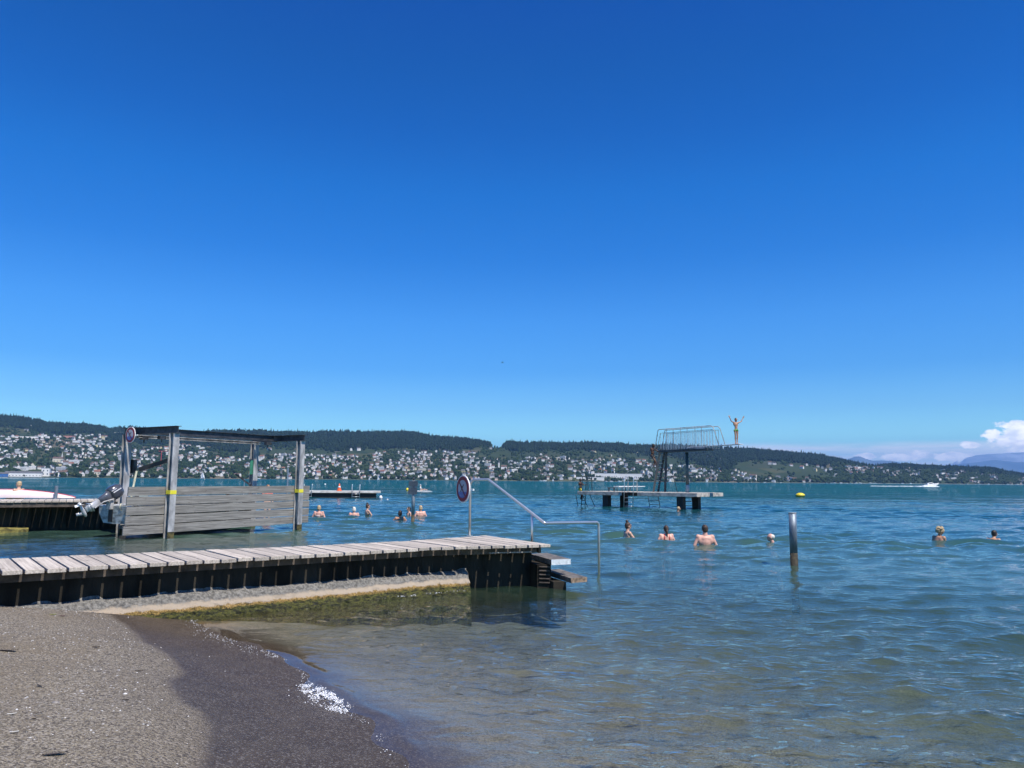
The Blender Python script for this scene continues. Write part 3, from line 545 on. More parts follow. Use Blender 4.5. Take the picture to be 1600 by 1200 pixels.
# ------------------------------------------------------------------ far jetty on the left
J0 = Vector((-30, 17.6, 0)); J1 = atz(0, 831, 0); J2 = atz(215, 826.5, 0); jd = (J2-J1); J1.z = J2.z = 0; J3 = atz(395, 822.3, 0); jd = J3-J1; jd.z = 0; J3.z = 0; J0 = J1-jd.normalized()*12; ZJ = .95; nj = Vector((-jd.y, jd.x, 0)).normalized()
bj = empty('jetty', J3, 'dark boarded far jetty at the left behind the boat', 'jetty')
mb = MB(); L = (J3-J0).length; n = int(L/.2)
for i in range(n):
    a = J0.lerp(J3, (i+.04)/n); b = J0.lerp(J3, (i+.96)/n); a = a-nj*.2; b = b-nj*.2; j = nj*random.uniform(-.01, .01); mb.hexa([Vector((p.x, p.y, ZJ-.05)) for p in (a+j, b+j, b+nj*2.4, a+nj*2.4)], [Vector((p.x, p.y, ZJ)) for p in (a+j, b+j, b+nj*2.4, a+nj*2.4)])
obj('deck', mb, MT['deck'], bj)
mb = MB(); mb.beam(J0+Vector((0, 0, ZJ-.13))-nj*.13, J3+Vector((0, 0, ZJ-.13))-nj*.13, .06, .14); obj('edge_beam', mb, MT['beamwood'], bj)
K0 = J0+nj*.38; K3 = J3+nj*.38
mb = MB(); mb.hexa([K0+Vector((0, 0, -1)), K3+Vector((0, 0, -1)), J3+nj*2+Vector((0, 0, -1)), J0+nj*2+Vector((0, 0, -1))], [K0+Vector((0, 0, ZJ-.06)), K3+Vector((0, 0, ZJ-.06)), J3+nj*2+Vector((0, 0, ZJ-.06)), J0+nj*2+Vector((0, 0, ZJ-.06))])
for i in range(26):
    p = K0.lerp(K3, .35+i*.025); mb.box(p-nj*.03+Vector((0, 0, .2)), (.12, .05, 1.2), ax=jd)
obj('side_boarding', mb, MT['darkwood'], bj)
a = atz(-40, 833, 0); b = atz(44, 830, 0); mb = MB()
mb.hexa([a+Vector((0, 0, -.6)), b+Vector((0, 0, -.6)), b+nj*.5+Vector((0, 0, -.6)), a+nj*.5+Vector((0, 0, -.6))], [a+Vector((0, 0, .09)), b+Vector((0, 0, .07)), b+nj*.5+Vector((0, 0, .13)), a+nj*.5+Vector((0, 0, .13))])
o = obj('stone_footing', mb, M('yellow green algae stone', (.22, .19, .05), .8, var=.4, sc=6, bump=.6), bev=.02); tag(o, 'low algae covered stone foot at the base of the far left jetty', 'footing')
# upturned pink board
t = atz(22, 780, ZJ); c = Vector((atd(117, 781, t.y+1.3).x-2.45, t.y+1.3, ZJ)); mb = MB(); mb2 = MB(); n = 24; vs = []
L_ = 2.45
bo = empty('upturned_dinghy', c, 'pale pink upturned dinghy hull with a red rim on the far left jetty', 'dinghy')
secs = []
for i in range(n+1):
    u_ = -1+2*i/n; w_ = .42*(1-abs(u_)**2.2)**.6+.003; h_ = .26*(1-u_*u_)**.9+.02; row = []
    for k in range(13): a = math.pi*k/12; row.append(c+Vector((u_*L_, math.cos(a)*w_*-1, .02+math.sin(a)**.8*h_)))
    secs.append(row)
fs = [(i*13+k, i*13+k+1, (i+1)*13+k+1, (i+1)*13+k) for i in range(n) for k in range(12)]
mb.add([p for r_ in secs for p in r_], fs); obj('shell', mb, MT['pinkw'], bo, True)
mb = MB().tube([r_[12] for r_ in secs[::-1]], .022, 8); mb.tube([r_[6]+Vector((0, .05, .005)) for r_ in secs], .014, 6); obj('rim', mb, MT['redp'], bo, True)
p = atz(87.5, 782, ZJ); p.x = atd(87.5, 770, p.y+2.05).x; mb = MB().tube([Vector((p.x, p.y+2.05, ZJ)), Vector((p.x, p.y+2.05, atd(87, 759, p.y+2.05).z))], .055, 12); o = obj('short_post', mb, MT['post'], loc=(p.x, p.y+2.05, ZJ)); tag(o, 'short grey post standing beside the pink dinghy', 'post')
# ------------------------------------------------------------------ poles in the water
def pole(x, yb, yt, rad, label, algae=.3):
    p = atz(x, yb, 0); top = atd(x-1.5, yt, p.y); t = empty('water_pole', p, label, 'pole'); obj('shaft', MB().tube([p+Vector((0, 0, algae*.6)), Vector((p.x, p.y, top.z))], rad, 24), MT['post'], t, True)
    obj('algae_band', MB().tube([p+Vector((0, 0, -1.5)), p+Vector((0, 0, algae*.6))], rad*1.02, 24), M('brown algae crust', (.035, .030, .018), .8, var=.4, sc=15, bump=.5), t, True)
    obj('top_cap', MB().tube([Vector((p.x, p.y, top.z)), Vector((p.x, p.y, top.z+.015))], rad*1.06, 24), MT['galv'], t); return t, p, top
pole(1241, 881, 802, .078, 'thick grey steel pole standing alone in the water at the right', .38)
p = atz(645, 812, 0); t = empty('notice_post', p, 'grey pole in the water carrying two dark grey notice panels', 'sign post'); ztop = atd(645, 774, p.y).z
obj('shaft', MB().tube([p+Vector((0, 0, .2)), p+Vector((0, 0, 1.66))], .075, 20), M('pale grey tube', (.34, .38, .42), .5, .2, var=.2), t, True)
obj('algae_band', MB().tube([p+Vector((0, 0, -1.5)), p+Vector((0, 0, .2))], .077, 20), M('brown algae', (.08, .065, .035), .8, var=.4), t, True)
obj('top_pipe', MB().tube([p+Vector((0, 0, 1.66)), p+Vector((0, 0, 1.80))], .035, 12), MT['darksteel'], t, True)
for (y0, y1, xs) in ((751.3, 760.8, 0), (761.2, 772.6, -.02)):
    za = atd(645, y0, p.y).z; zb = atd(645, y1, p.y).z; c = p+Vector((-.0+xs, -.10, (za+zb)/2)); o = obj('notice_panel', MB().box(c, (.385, .012, za-zb-.01), ax=(1, .05, 0)), MT['signgrey'], t)
    mb = MB()
    for k in range(4):
        for w_ in range(random.randint(3, 4)): mb.box(c+Vector((-.12+w_*.075+random.uniform(-.008, .008), -.0085, (za-zb)*(.3-.2*k))), (random.uniform(.035, .06), .003, .014), ax=(1, .05, 0))
    obj('lettering', mb, MT['signtxt'], o)
for (x, yt, yb, Y, lb) in ((381, 748, 762, 60, 'thin grey stake in the water left of the rear right shelter post'), (449, 731, 763, 62, 'tall thin grey stake in the water by the right shelter post')):
    a = atd(x, yb, Y); a.z = -.5; o = obj('stake', MB().tube([a, atd(x+1, yt, Y)], .07 if x > 400 else .045, 8), MT['post'], loc=(a.x, a.y, 0)); tag(o, lb, 'stake')
# ------------------------------------------------------------------ diving platform
Cc = Vector((11.5, 48, 0)); uu = Vector((-6.95, 5.5, 0)); LL = uu.length; uu.normalize(); vv = Vector((-uu.y*-1, 0, 0)); vv = Vector((.62, .785, 0)).normalized(); LW = 4.0
plat = empty('diving_platform', Cc, 'concrete bathing platform on dark piles carrying the three metre diving tower', 'diving platform')
def pl(u_, v_, z_): return Cc+uu*u_+vv*v_+Vector((0, 0, z_))
mb = MB()
mb.hexa([pl(0, 0, .76), pl(LL, 0, .76), pl(LL, LW, .76), pl(0, LW, .76)], [pl(0, 0, 1.0), pl(LL, 0, 1.0), pl(LL, LW, 1.0), pl(0, LW, 1.0)]); obj('slab', mb, MT['concrete'], plat, bev=.012)
mb = MB()
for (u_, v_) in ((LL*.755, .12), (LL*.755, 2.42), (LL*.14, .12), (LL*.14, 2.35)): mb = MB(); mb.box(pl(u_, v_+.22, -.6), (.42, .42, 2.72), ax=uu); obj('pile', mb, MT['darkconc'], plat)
mb = MB().box(pl(4.75, -.012, .86), (1.15, .02, .22), ax=uu); obj('notch_shade', mb, MT['darkwood'], plat)  # dark panel put in for the shadowed notch in the slab face
ta = Vector((.70, -.71, 0)).normalized(); tl = Vector((.71, .70, 0)).normalized(); T0 = Vector((11.56, 50.8, 0))
def tp(s_, l_, z_): return T0+ta*s_+tl*l_+Vector((0, 0, z_))
obj('column', MB().tube([tp(0, 0, 1.0), tp(0, 0, 3.62)], .105, 20), MT['greensteel'], plat, True)
obj('column_base', MB().tube([tp(0, 0, 1.001), tp(0, 0, 1.5)], [.125, .12], 20), M('pale column sleeve', (.45, .46, .45), .6), plat, True)
up3 = MB(); up3.hexa([tp(-1.9, -.42, 3.64), tp(1.75, -.42, 3.72), tp(1.75, .42, 3.72), tp(-1.9, .42, 3.64)], [tp(-1.9, -.42, 3.78), tp(1.75, -.42, 3.84), tp(1.75, .42, 3.84), tp(-1.9, .42, 3.78)]); obj('upper_deck', up3, MT['darksteel'], plat, bev=.01)
mb = MB().tube([tp(.9, -.2, 3.9), tp(.9, .2, 3.9)], .07, 12); mb.box(tp(1.2, 0, 3.87), (.5, .5, .05), ax=ta); obj('fulcrum', mb, MT['white'], plat)
BD = MB(); BD.hexa([tp(.2, -.25, 3.90), tp(3.95, -.25, 4.03), tp(3.95, .25, 4.03), tp(.2, .25, 3.90)], [tp(.2, -.25, 3.95), tp(3.95, -.25, 4.065), tp(3.95, .25, 4.065), tp(.2, .25, 3.95)]); obj('diving_board', BD, MT['white'], plat, bev=.006)
GBM = M('bright bars', (.55, .57, .6), .35, .6)
for s_ in (-1, 1):
    l_ = .4*s_; mb = MB(); zt0, zt1 = 5.18, 5.27
    mb.tube(bend([tp(-2.25, l_, 3.8), tp(-1.95, l_, zt0), tp(2.1, l_, zt1), tp(2.25, l_, zt1-.12), tp(2.62, l_, 3.98)], .07, 3), .024, 8)
    mb.tube(bend([tp(-2.05, l_, 3.8), tp(-1.78, l_, 4.93), tp(2.2, l_, 5.02)], .06, 3), .015, 6)
    for q in (-1.3, -.2, .9): mb.tube([tp(q, l_, 3.75), tp(q, l_, zt0+.05)], .018, 6)
    obj('guard_rail', mb, MT['galv'], plat, True); mb = MB()
    for k in range(20):
        s2 = -1.75+k*.205; mb.tube([tp(s2, l_, 4.95+.01*k/4), tp(s2, l_, 3.98), tp(s2+.03, l_*1.1, 3.86), tp(s2, l_*.9, 3.83)], .016, 5)
    explode('guard_bar', mb, GBM, plat)
# tower ladder
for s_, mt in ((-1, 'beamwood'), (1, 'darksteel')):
    l_ = .27*s_; a = tp(-2.5, l_, 1.0); b = tp(-1.92, l_, 3.74); obj('ladder_stringer', MB().beam(a, b, .07, .13), M('lit ladder steel', (.22, .19, .16), .5, .2) if s_ < 0 else MT[mt], plat)  # sunlit and shaded side of the ladder put into separate stringer colours
mb = MB()
for k in range(9): t_ = (k+.7)/9.6; a = tp(-2.5, -.24, 1.0).lerp(tp(-1.92, -.24, 3.74), t_); b = tp(-2.5, .24, 1.0).lerp(tp(-1.92, .24, 3.74), t_); mb.beam(a, b, .06, .03)
explode('ladder_rung', mb, MT['galv'], plat)
mb = MB().beam(tp(-1.75, .0, 1.0), tp(-1.6, 0, 3.66), .18, .12); obj('ladder_strut', mb, MT['darksteel'], plat)
mb = MB().tube(bend([tp(-1.2, .62, 1.0), tp(-1.45, .62, 2.0), tp(-1.6, .62, 2.1), tp(-1.75, .62, 1.9)], .08, 3), .02, 6); obj('ladder_handrail', mb, MT['darksteel'], plat, True)
# low springboard
sb0 = Vector((7.25, 53.5, 0)); sb1 = Vector((9.6, 56.6, 0)); sd_ = (sb1-sb0).normalized(); sn = Vector((-sd_.y, sd_.x, 0)); mb = MB(); mb.hexa([sb0-sn*.22+Vector((0, 0, 1.30)), sb1-sn*.22+Vector((0, 0, 1.31)), sb1+sn*.22+Vector((0, 0, 1.31)), sb0+sn*.22+Vector((0, 0, 1.30))], [sb0-sn*.22+Vector((0, 0, 1.36)), sb1-sn*.22+Vector((0, 0, 1.36)), sb1+sn*.22+Vector((0, 0, 1.36)), sb0+sn*.22+Vector((0, 0, 1.36))])
obj('springboard', mb, MT['white'], plat, bev=.006)
mb = MB()
for q in (.12, .42):
    for s_ in (-.2, .2): p = sb0.lerp(sb1, q)+sn*s_; mb.beam(p+Vector((0, 0, 1.0)), p+Vector((0, 0, 1.3)), .05, .05)
p = sb0-sd_*.25; mb.box(p+Vector((-.2, 0, 1.24)), (.5, .4, .06)); mb.box(p+Vector((-.38, 0, 1.1)), (.06, .3, .22)); mb.box(p+Vector((-.02, 0, 1.1)), (.06, .3, .22)); explode('springboard_stand', mb, MT['darksteel'], plat)
def swimladder(name, base, out, w, ztop, zbot, mt, slope=.0, hoops=True, parent=None):
    side = Vector((-out.y, out.x, 0)); mb = MB()
    for s_ in (-.5, .5):
        q = base+side*(w*s_)
        if hoops: mb.tube(bend([q-out*.45+Vector((0, 0, 1.0)), q-out*.42+Vector((0, 0, ztop)), q+out*.02+Vector((0, 0, ztop)), q+out*(.06+slope)+Vector((0, 0, zbot))], .1, 4), .024, 7)
        else: mb.tube([q+Vector((0, 0, .8)), q+out*slope+Vector((0, 0, zbot))], .024, 7)
    for k in range(4): zz = .62-.27*k; f_ = (1.0-zz)/(1.0-zbot); mb.tube([base+side*w*-.5+out*(.06+slope*f_)+Vector((0, 0, zz)), base+side*w*.5+out*(.06+slope*f_)+Vector((0, 0, zz))], .02, 6)
    return obj(name, mb, mt, parent, True)
swimladder('swim_ladder', pl(4.75, -.03, 0), -vv, .68, 2.0, -.6, MT['stain'], .12, True, plat)
swimladder('swim_ladder', pl(LL+.03, 1.0, 0), uu, .5, 2.02, -.6, MT['black'], .1, True, plat)
swimladder('swim_ladder', pl(2.6, LW+.03, 0), vv, .62, 1.9, -.6, MT['black'], .5, False, plat)
swimladder('swim_ladder', pl(5.2, LW+.03, 0), vv, .8, 1.9, -.6, MT['black'], .5, False, plat)
mb = MB(); a = pl(LL-.1, .2, .8)
for k, (x0, x1) in enumerate(((.1, .35), (-.75, -.2), (-1.35, -.8))): mb.tube([a-uu*(-x1)+Vector((0, 0, -.05)), a-uu*(-x0)+Vector((0, 0, -1.1))], .025, 6)
explode('ladder_brace', mb, MT['black'], plat)
# ------------------------------------------------------------------ raft, cone, buoys
RL = atz(452, 777.3, 0); RR = atz(588, 776.0, 0); RR.y = RL.y+1.5; RR = Vector((RR.x*RR.y/atz(588, 776, 0).y, RR.y, 0)); rd = (RR-RL).normalized(); rn = Vector((-rd.y, rd.x, 0))
raft = empty('bathing_raft', RL, 'flat bathing raft with a pale deck floating beyond the board screen', 'raft'); 
def rp(a, b, z_): return RL+rd*a+rn*b+Vector((0, 0, z_))
LR = (RR-RL).length
obj('deck', MB().hexa([rp(0, -.2, .43), rp(LR+.4, -.2, .43), rp(LR+.4, 3.5, .43), rp(0, 3.5, .43)], [rp(0, -.2, .60), rp(LR+.4, -.2, .60), rp(LR+.4, 3.5, .60), rp(0, 3.5, .60)]), M('bleached raft deck', (.60, .58, .54), .8, var=.15, sc=2), raft, bev=.01)
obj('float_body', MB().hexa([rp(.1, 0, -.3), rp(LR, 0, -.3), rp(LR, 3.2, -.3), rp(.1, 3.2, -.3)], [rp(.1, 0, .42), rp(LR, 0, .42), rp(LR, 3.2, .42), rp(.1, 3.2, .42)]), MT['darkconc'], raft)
for s_ in (LR-1.9, 1.6):
    mb = MB()
    for q in (-.35, .35): mb.tube(bend([rp(s_+q, .5, .6), rp(s_+q, .5, 1.22), rp(s_+q+.05, -.25, 1.22), rp(s_+q, -.3, -.3)], .15, 4), .03, 8)
    for k in range(3): mb.tube([rp(s_-.35, -.3, .35-.25*k), rp(s_+.35, -.3, .35-.25*k)], .025, 6)
    obj('raft_ladder', mb, MT['stain'], raft, True)
c = rp((atd(528, 766, RL.y).x-RL.x), .8, .6); t = empty('traffic_cone', c, 'orange traffic cone with a white band standing on the raft', 'traffic cone')
prof = [(.0, .21), (.05, .20), (.30, .13), (.31, .13), (.45, .085), (.46, .085), (.70, .03)]
obj('cone_body', MB().tube([c+Vector((0, 0, z_)) for z_, _ in prof], [r_ for _, r_ in prof], 16), MT['orange'], t, True)
obj('white_band', MB().tube([c+Vector((0, 0, .31)), c+Vector((0, 0, .45))], [.134, .092], 16), MT['white'], t, True); obj('foot', MB().box(c+Vector((0, 0, .02)), (.42, .42, .04)), MT['orange'], t)
def buoy(x, y, dia, h, mt, label, long=1.0):
    p = atz(x, y, 0); t = empty('buoy', p, label, 'buoy'); mb = MB().ell(p+Vector((0, 0, h*.30)), (dia/2*long, dia/2, h*.62), n=20); obj('float', mb, mt, t, True)
    obj('ring', MB().tube([p+Vector((dia*.5*long*math.cos(a*.3), dia*.5*math.sin(a*.3)*1.01, h*.25)) for a in range(22)], .02*dia*1.5, 6, caps=False), MT['darksteel'], t, True)
buoy(595, 780, .30, .36, MT['white'], 'white round buoy near the raft corner, the larger of two'); buoy(605.5, 781.5, .13, .13, MT['white'], 'tiny white buoy beside the larger white one')
buoy(636.5, 767, .45, .5, MT['yellow'], 'yellow buoy half hidden by the grey notice panels'); buoy(1250.5, 776.2, 1.0, .52, MT['yellow'], 'yellow oval buoy alone on open water at the right', 1.1); buoy(508, 758, .5, .5, MT['white'], 'distant white speck of a buoy above the raft')
# ------------------------------------------------------------------ people
def arr(v): return Vector(v)
def human(origin, yaw, sc=1.0, pose=None, pitch=0.0, head_yaw=0.0, head_pitch=0.0, skin=None, label='', vox=.011, fingers=True, hair=None, hairstyle='short', wear=(), legs=True, slim=1.0, group=None, glasses=False, prone_z=0):
    Jd = dict(pel=(0, 0, .95), bel=(0, .005, 1.12), chest=(0, .0, 1.29), neck=(0, -.012, 1.45), head=(0, .02, 1.625), shR=(.175, -.005, 1.41), shL=(-.175, -.005, 1.41), elR=(.225, -.03, 1.13), elL=(-.225, -.03, 1.13), wrR=(.24, .06, .89), wrL=(-.24, .06, .89), hpR=(.088, 0, .92), hpL=(-.088, 0, .92), knR=(.1, .03, .50), knL=(-.1, .03, .5), anR=(.1, -.02, .085), anL=(-.1, -.02, .085))
    hd = None
    for k, v in (pose or {}).items():
        if k != 'hand': Jd[k] = v
    Jv = {k: Vector(v) for k, v in Jd.items()}
    RP = Matrix.Rotation(-pitch, 3, 'X'); RY = Matrix.Rotation(yaw, 3, 'Z'); piv = Vector((0, 0, .95))
    def X(p): return RY@(RP@(Vector(p)-piv)+piv)*sc
    hc = X(Jv['head']); RH = RY@Matrix.Rotation(head_yaw, 3, 'Z')@Matrix.Rotation(-head_pitch, 3, 'X'); RB = RY@RP
    mb = MB(); cp = lambda a, b, r1, r2: mb.cap(X(a), X(b), r1*sc, r2*sc, 12); el = lambda c, r_: mb.ell(X(c), tuple(q*sc for q in r_), RB, 16)
    hl = lambda c, r_, m_=None: (m_ or mb).ell(hc+RH@(Vector(c)*sc), tuple(q*sc for q in r_), RH, 16)
    s = slim
    el(Jv['chest'], (.155*s, .105*s, .18)); el(Jv['chest']+Vector((0, -.012, .09)), (.165*s, .085*s, .085)); el(Jv['bel'], (.128*s, .095*s, .15)); el(Jv['pel'], (.155*s, .108*s, .12))
    mb.tube([X(Jv['neck']+Vector((0, 0, -.05))), hc+RH@Vector((0, -.02, -.06))*sc], [.062*sc*s, .052*sc*s], 12)
    for d in 'RL':
        sg = 1 if d == 'R' else -1; sh = Jv['sh'+d]; cp(Jv['neck']+Vector((sg*.03, 0, -.03)), sh, .05*s, .052*s); el(sh, (.062*s, .06*s, .065*s)); cp(sh, Jv['el'+d], .048*s, .038*s); cp(Jv['el'+d], Jv['wr'+d], .040*s, .026*s); el(sh+Vector((-sg*.05, -.03, -.09)), (.075*s, .06, .11))
        fa = (X(Jv['wr'+d])-X(Jv['el'+d])).normalized(); hd = fa; sidev = RY@Vector((sg*-1., 0, 0)); sidev = (sidev-hd*sidev.dot(hd)).normalized(); nv = hd.cross(sidev); Rm = Matrix((sidev, nv, hd)).transposed(); w0 = X(Jv['wr'+d])
        mb.ell(w0+hd*.05*sc, (.042*sc, .018*sc, .055*sc), Rm, 12)
        if fingers:
            for i, (lx, ln) in enumerate(((.031, .066), (.011, .075), (-.010, .070), (-.030, .056))):
                b0 = w0+hd*.088*sc+sidev*lx*sc; d1 = (hd+sidev*(lx*4)+nv*.12).normalized(); b1 = b0+d1*ln*.55*sc; b2 = b1+(d1+nv*.25).normalized()*ln*.5*sc; mb.cap(b0-hd*.02*sc, b1, .011*sc, .010*sc, 8); mb.cap(b1, b2, .010*sc, .0085*sc, 8)
            tb = w0+hd*.035*sc+sidev*.035*sc; mb.cap(tb, tb+(hd*.6+sidev*.8).normalized()*.055*sc, .014*sc, .011*sc, 8)
        if legs:
            cp(Jv['hp'+d], Jv['kn'+d], .085*s, .056*s); kn = Jv['kn'+d]; an = Jv['an'+d]; cp(kn, an, .054*s, .036*s); el(kn.lerp(an, .28)+Vector((0, -.022, 0)), (.050*s, .05*s, .11)); el(Jv['hp'+d]+Vector((0, -.035, -.02)), (.085*s, .085*s, .09)); cp(an+Vector((0, -.03, -.045)), an+Vector((0, .14, -.055)), .034, .026)
    # head
    hl((0, -.005, .015), (.076, .094, .098)); hl((0, .022, -.045), (.056, .064, .062)); hl((0, .05, -.085), (.026, .026, .022))
    mb.cap(hc+RH@Vector((0, .088, .012))*sc, hc+RH@Vector((0, .106, -.018))*sc, .009*sc, .015*sc, 8)
    hl((.078, -.008, -.005), (.012, .02, .032)); hl((-.078, -.008, -.005), (.012, .02, .032)); hl((0, .088, .03), (.05, .012, .01)); hl((0, .088, -.055), (.024, .012, .010))
    tmp = bpy.data.objects.new('tmp', mb.mesh('person', skin, True)); COL.objects.link(tmp)
    rm = tmp.modifiers.new('r', 'REMESH'); rm.mode = 'VOXEL'; rm.voxel_size = vox*sc; smd = tmp.modifiers.new('s', 'SMOOTH'); smd.factor = .5; smd.iterations = 3
    dg = bpy.context.evaluated_depsgraph_get(); me = bpy.data.meshes.new_from_object(tmp.evaluated_get(dg)); bpy.data.objects.remove(tmp); me.name = 'person'; me.materials.clear(); me.materials.append(skin); me.polygons.foreach_set('use_smooth', [True]*len(me.polygons))
    o = bpy.data.objects.new('person', me); COL.objects.link(o); o.location = origin; tag(o, label, 'person', group)
    # hair
    hb = MB(); H_ = lambda c, r_: hl(c, r_, hb)
    if hairstyle != 'bald':
        H_((0, -.02, .032), (.083, .098, .095)); H_((0, -.045, -.01), (.078, .068, .08))
        if hairstyle == 'bun': hb.ell(hc+RH@Vector((0, -.045, .15))*sc, (.045*sc, .045*sc, .045*sc), RH); H_((0, -.03, .10), (.04, .045, .05))
        if hairstyle == 'pony': H_((0, -.10, .0), (.035, .035, .05)); hb.tube([hc+RH@Vector((0, -.11, -.01))*sc, hc+RH@Vector((0, -.125, -.10))*sc, hc+RH@Vector((.01, -.11, -.24))*sc], [.034*sc, .032*sc, .012*sc], 8)
        if hairstyle == 'bob': H_((0, -.03, -.03), (.092, .088, .10)); 
        if hairstyle == 'curly':
            for i in range(60): a = random.uniform(0, 6.28); b = random.uniform(-.5, 1.2); rr_ = .105; H_((rr_*math.cos(a)*math.cos(b), -.03+rr_*math.sin(a)*math.cos(b)*.95 if math.sin(a) < .45 else .02, .03+rr_*math.sin(b)*1.05), (.034, .034, .03))
        ho = obj('hair', hb, hair, o, True, local=True)
    else:
        H_((0, -.04, .02), (.080, .080, .078)); ho = obj('hair', hb, hair, o, True, local=True)
    if glasses: gb = MB(); hl((.033, .083, .012), (.026, .014, .018), gb); hl((-.033, .083, .012), (.026, .014, .018), gb); gb.tube([hc+RH@Vector((-.08, .0, .015))*sc, hc+RH@Vector((-.06, .085, .015))*sc, hc+RH@Vector((.06, .085, .015))*sc, hc+RH@Vector((.08, 0, .015))*sc], .005*sc, 6); obj('sunglasses', gb, MT['black'], o, True, local=True)
    else: gb = MB(); hl((.030, .086, .010), (.013, .010, .008), gb); hl((-.030, .086, .010), (.013, .010, .008), gb); explode('eye', gb, MT['black'], o, True, local=True)
    for w_ in wear:
        wb = MB(); kind, mt = w_; E = lambda c, r_: wb.ell(X(c), tuple(q*sc for q in r_), RB, 20)
        if kind in ('shorts', 'trunks'):
            E(Jv['pel'], (.166*s, .119*s, .095)); ln = .42 if kind == 'shorts' else .12
            for d in 'RL': hp = Jv['hp'+d]; kn = Jv['kn'+d]; wb.tube([X(hp), X(hp.lerp(kn, ln))], [.098*s*sc, (.085 if ln > .2 else .09)*s*sc], 16)
        if kind == 'top': E(Jv['chest']+Vector((0, 0, -.01)), (.160*s, .112*s, .042)); 
        if kind == 'straps': 
            for sx_ in (.09, -.09): wb.tube([X((sx_, -.105, 1.2)), X((sx_*.9, -.105, 1.36)), X((sx_*.9, -.03, 1.47)), X((sx_, .09, 1.38))], .012*sc, 6)
            E(Jv['chest']+Vector((0, 0, -.05)), (.160*s, .112*s, .05))
        if kind == 'shirt': E(Jv['chest'], (.166*s, .117*s, .2)); E(Jv['bel'], (.142*s, .108*s, .17)); E(Jv['chest']+Vector((0, -.012, .09)), (.175*s, .095*s, .095)); [wb.tube([X(Jv['sh'+d]), X(Jv['sh'+d].lerp(Jv['el'+d], .6))], [.066*sc, .058*sc], 12) for d in 'RL']
        if kind == 'cap': hl((0, -.005, .045), (.090, .108, .085), wb); wb.add([], []); hl((0, .10, .045), (.06, .06, .010), wb)
        obj({'top': 'bikini_top', 'straps': 'swimsuit'}.get(kind, kind), wb, mt, o, True, local=True)
    return o
GR = 'bathers in the water'
def swimmer(x, y, out, yaw, label, **k):
    p = atz(x, y, 0); sc = k.pop('sc', 1.0); p.z = out-1.745*sc+(.0)
    arms = k.pop('arms', 'down'); pose = {}
    if arms == 'out': pose = dict(elR=(.36, .03, 1.22), elL=(-.36, .03, 1.22), wrR=(.5, .2, 1.12), wrL=(-.5, .2, 1.12))
    if arms == 'wide': pose = dict(shR=(.185, 0, 1.42), shL=(-.185, 0, 1.42), elR=(.30, -.02, 1.18), elL=(-.30, -.02, 1.18), wrR=(.38, .1, .98), wrL=(-.38, .1, .98))
    if arms == 'fwd': pose = dict(elR=(.24, .16, 1.18), elL=(-.24, .16, 1.18), wrR=(.18, .36, 1.08), wrL=(-.18, .36, 1.08))
    return human(p, yaw, sc, pose, label=label, fingers=False, legs=True, vox=.014, group=GR, **k)
AW = 0.0; RGT = R(-90); LFT = R(90); TOC = R(180)     # yaw 0 looks away (+Y); -90 looks right; 180 to camera
wb_ = M('white bikini', (.8, .8, .78), .7); rb_ = M('red swimsuit', (.65, .05, .04), .7)
swimmer(981, 838.5, .44, R(-75), 'woman with a high brown bun and bare shoulders, standing in water facing right', skin=SK['fair'], hair=HR['brown'], hairstyle='bun', glasses=True, wear=[('top', MT['white'])], arms='fwd', sc=.98)
swimmer(1041, 839.5, .36, R(5), 'woman with a dark ponytail and red swimsuit straps seen from behind', skin=SK['pink'], hair=HR['brown'], hairstyle='pony', wear=[('straps', rb_)], arms='wide', sc=.95)
swimmer(1102, 850.5, .53, R(0), 'broad bare backed man with short dark hair seen from behind', skin=SK['pink'], hair=HR['brown'], arms='wide', slim=1.12, sc=1.03)
swimmer(1212, 846.5, .25, R(75), 'white haired man in the water beside the lone thick pole', skin=SK['pink'], hair=HR['white'], hairstyle='bald', arms='out', pitch=R(10), head_pitch=R(0))
swimmer(1462, 842.5, .40, R(-70), 'blonde curly haired woman with sunglasses swimming right', skin=SK['tan'], hair=HR['blond'], hairstyle='curly', glasses=True, arms='fwd', pitch=R(18))
swimmer(1548, 842, .31, R(-60), 'dark haired swimmer at the far right with only head and shoulders out', skin=SK['tan'], hair=HR['black'], arms='out', pitch=R(20), sc=.95)
swimmer(1057, 798.5, .27, R(-90), 'swimmer whose head shows in front of the platform pile', skin=SK['tan'], hair=HR['blond'], arms='out', pitch=R(10))
swimmer(498, 808.5, .54, R(-10), 'blonde woman in a white bikini standing at the right end of the screen', skin=SK['pink'], hair=HR['blond'], hairstyle='bob', wear=[('top', wb_)], arms='wide')
swimmer(553, 805.5, .40, R(-5), 'white haired bather seen from behind, left of the brown haired woman', skin=SK['pink'], hair=HR['white'], hairstyle='bob', arms='wide')
swimmer(574, 804.5, .52, R(-60), 'brown haired woman turned right with her arm on the water', skin=SK['fair'], hair=HR['brown'], hairstyle='bun', arms='fwd')
swimmer(625, 810.5, .36, R(0), 'dark haired head low in the water left of the notice pole', skin=SK['tan'], hair=HR['brown'], hairstyle='bob', arms='out')
swimmer(639, 804, .38, R(120), 'dark haired bather facing left, partly behind the notice pole', skin=SK['fair'], hair=HR['black'], hairstyle='short', arms='wide', glasses=True)
swimmer(657, 806.5, .50, R(20), 'blond bather with pink shoulders right of the notice pole', skin=SK['pink'], hair=HR['blond'], hairstyle='bob', arms='wide')
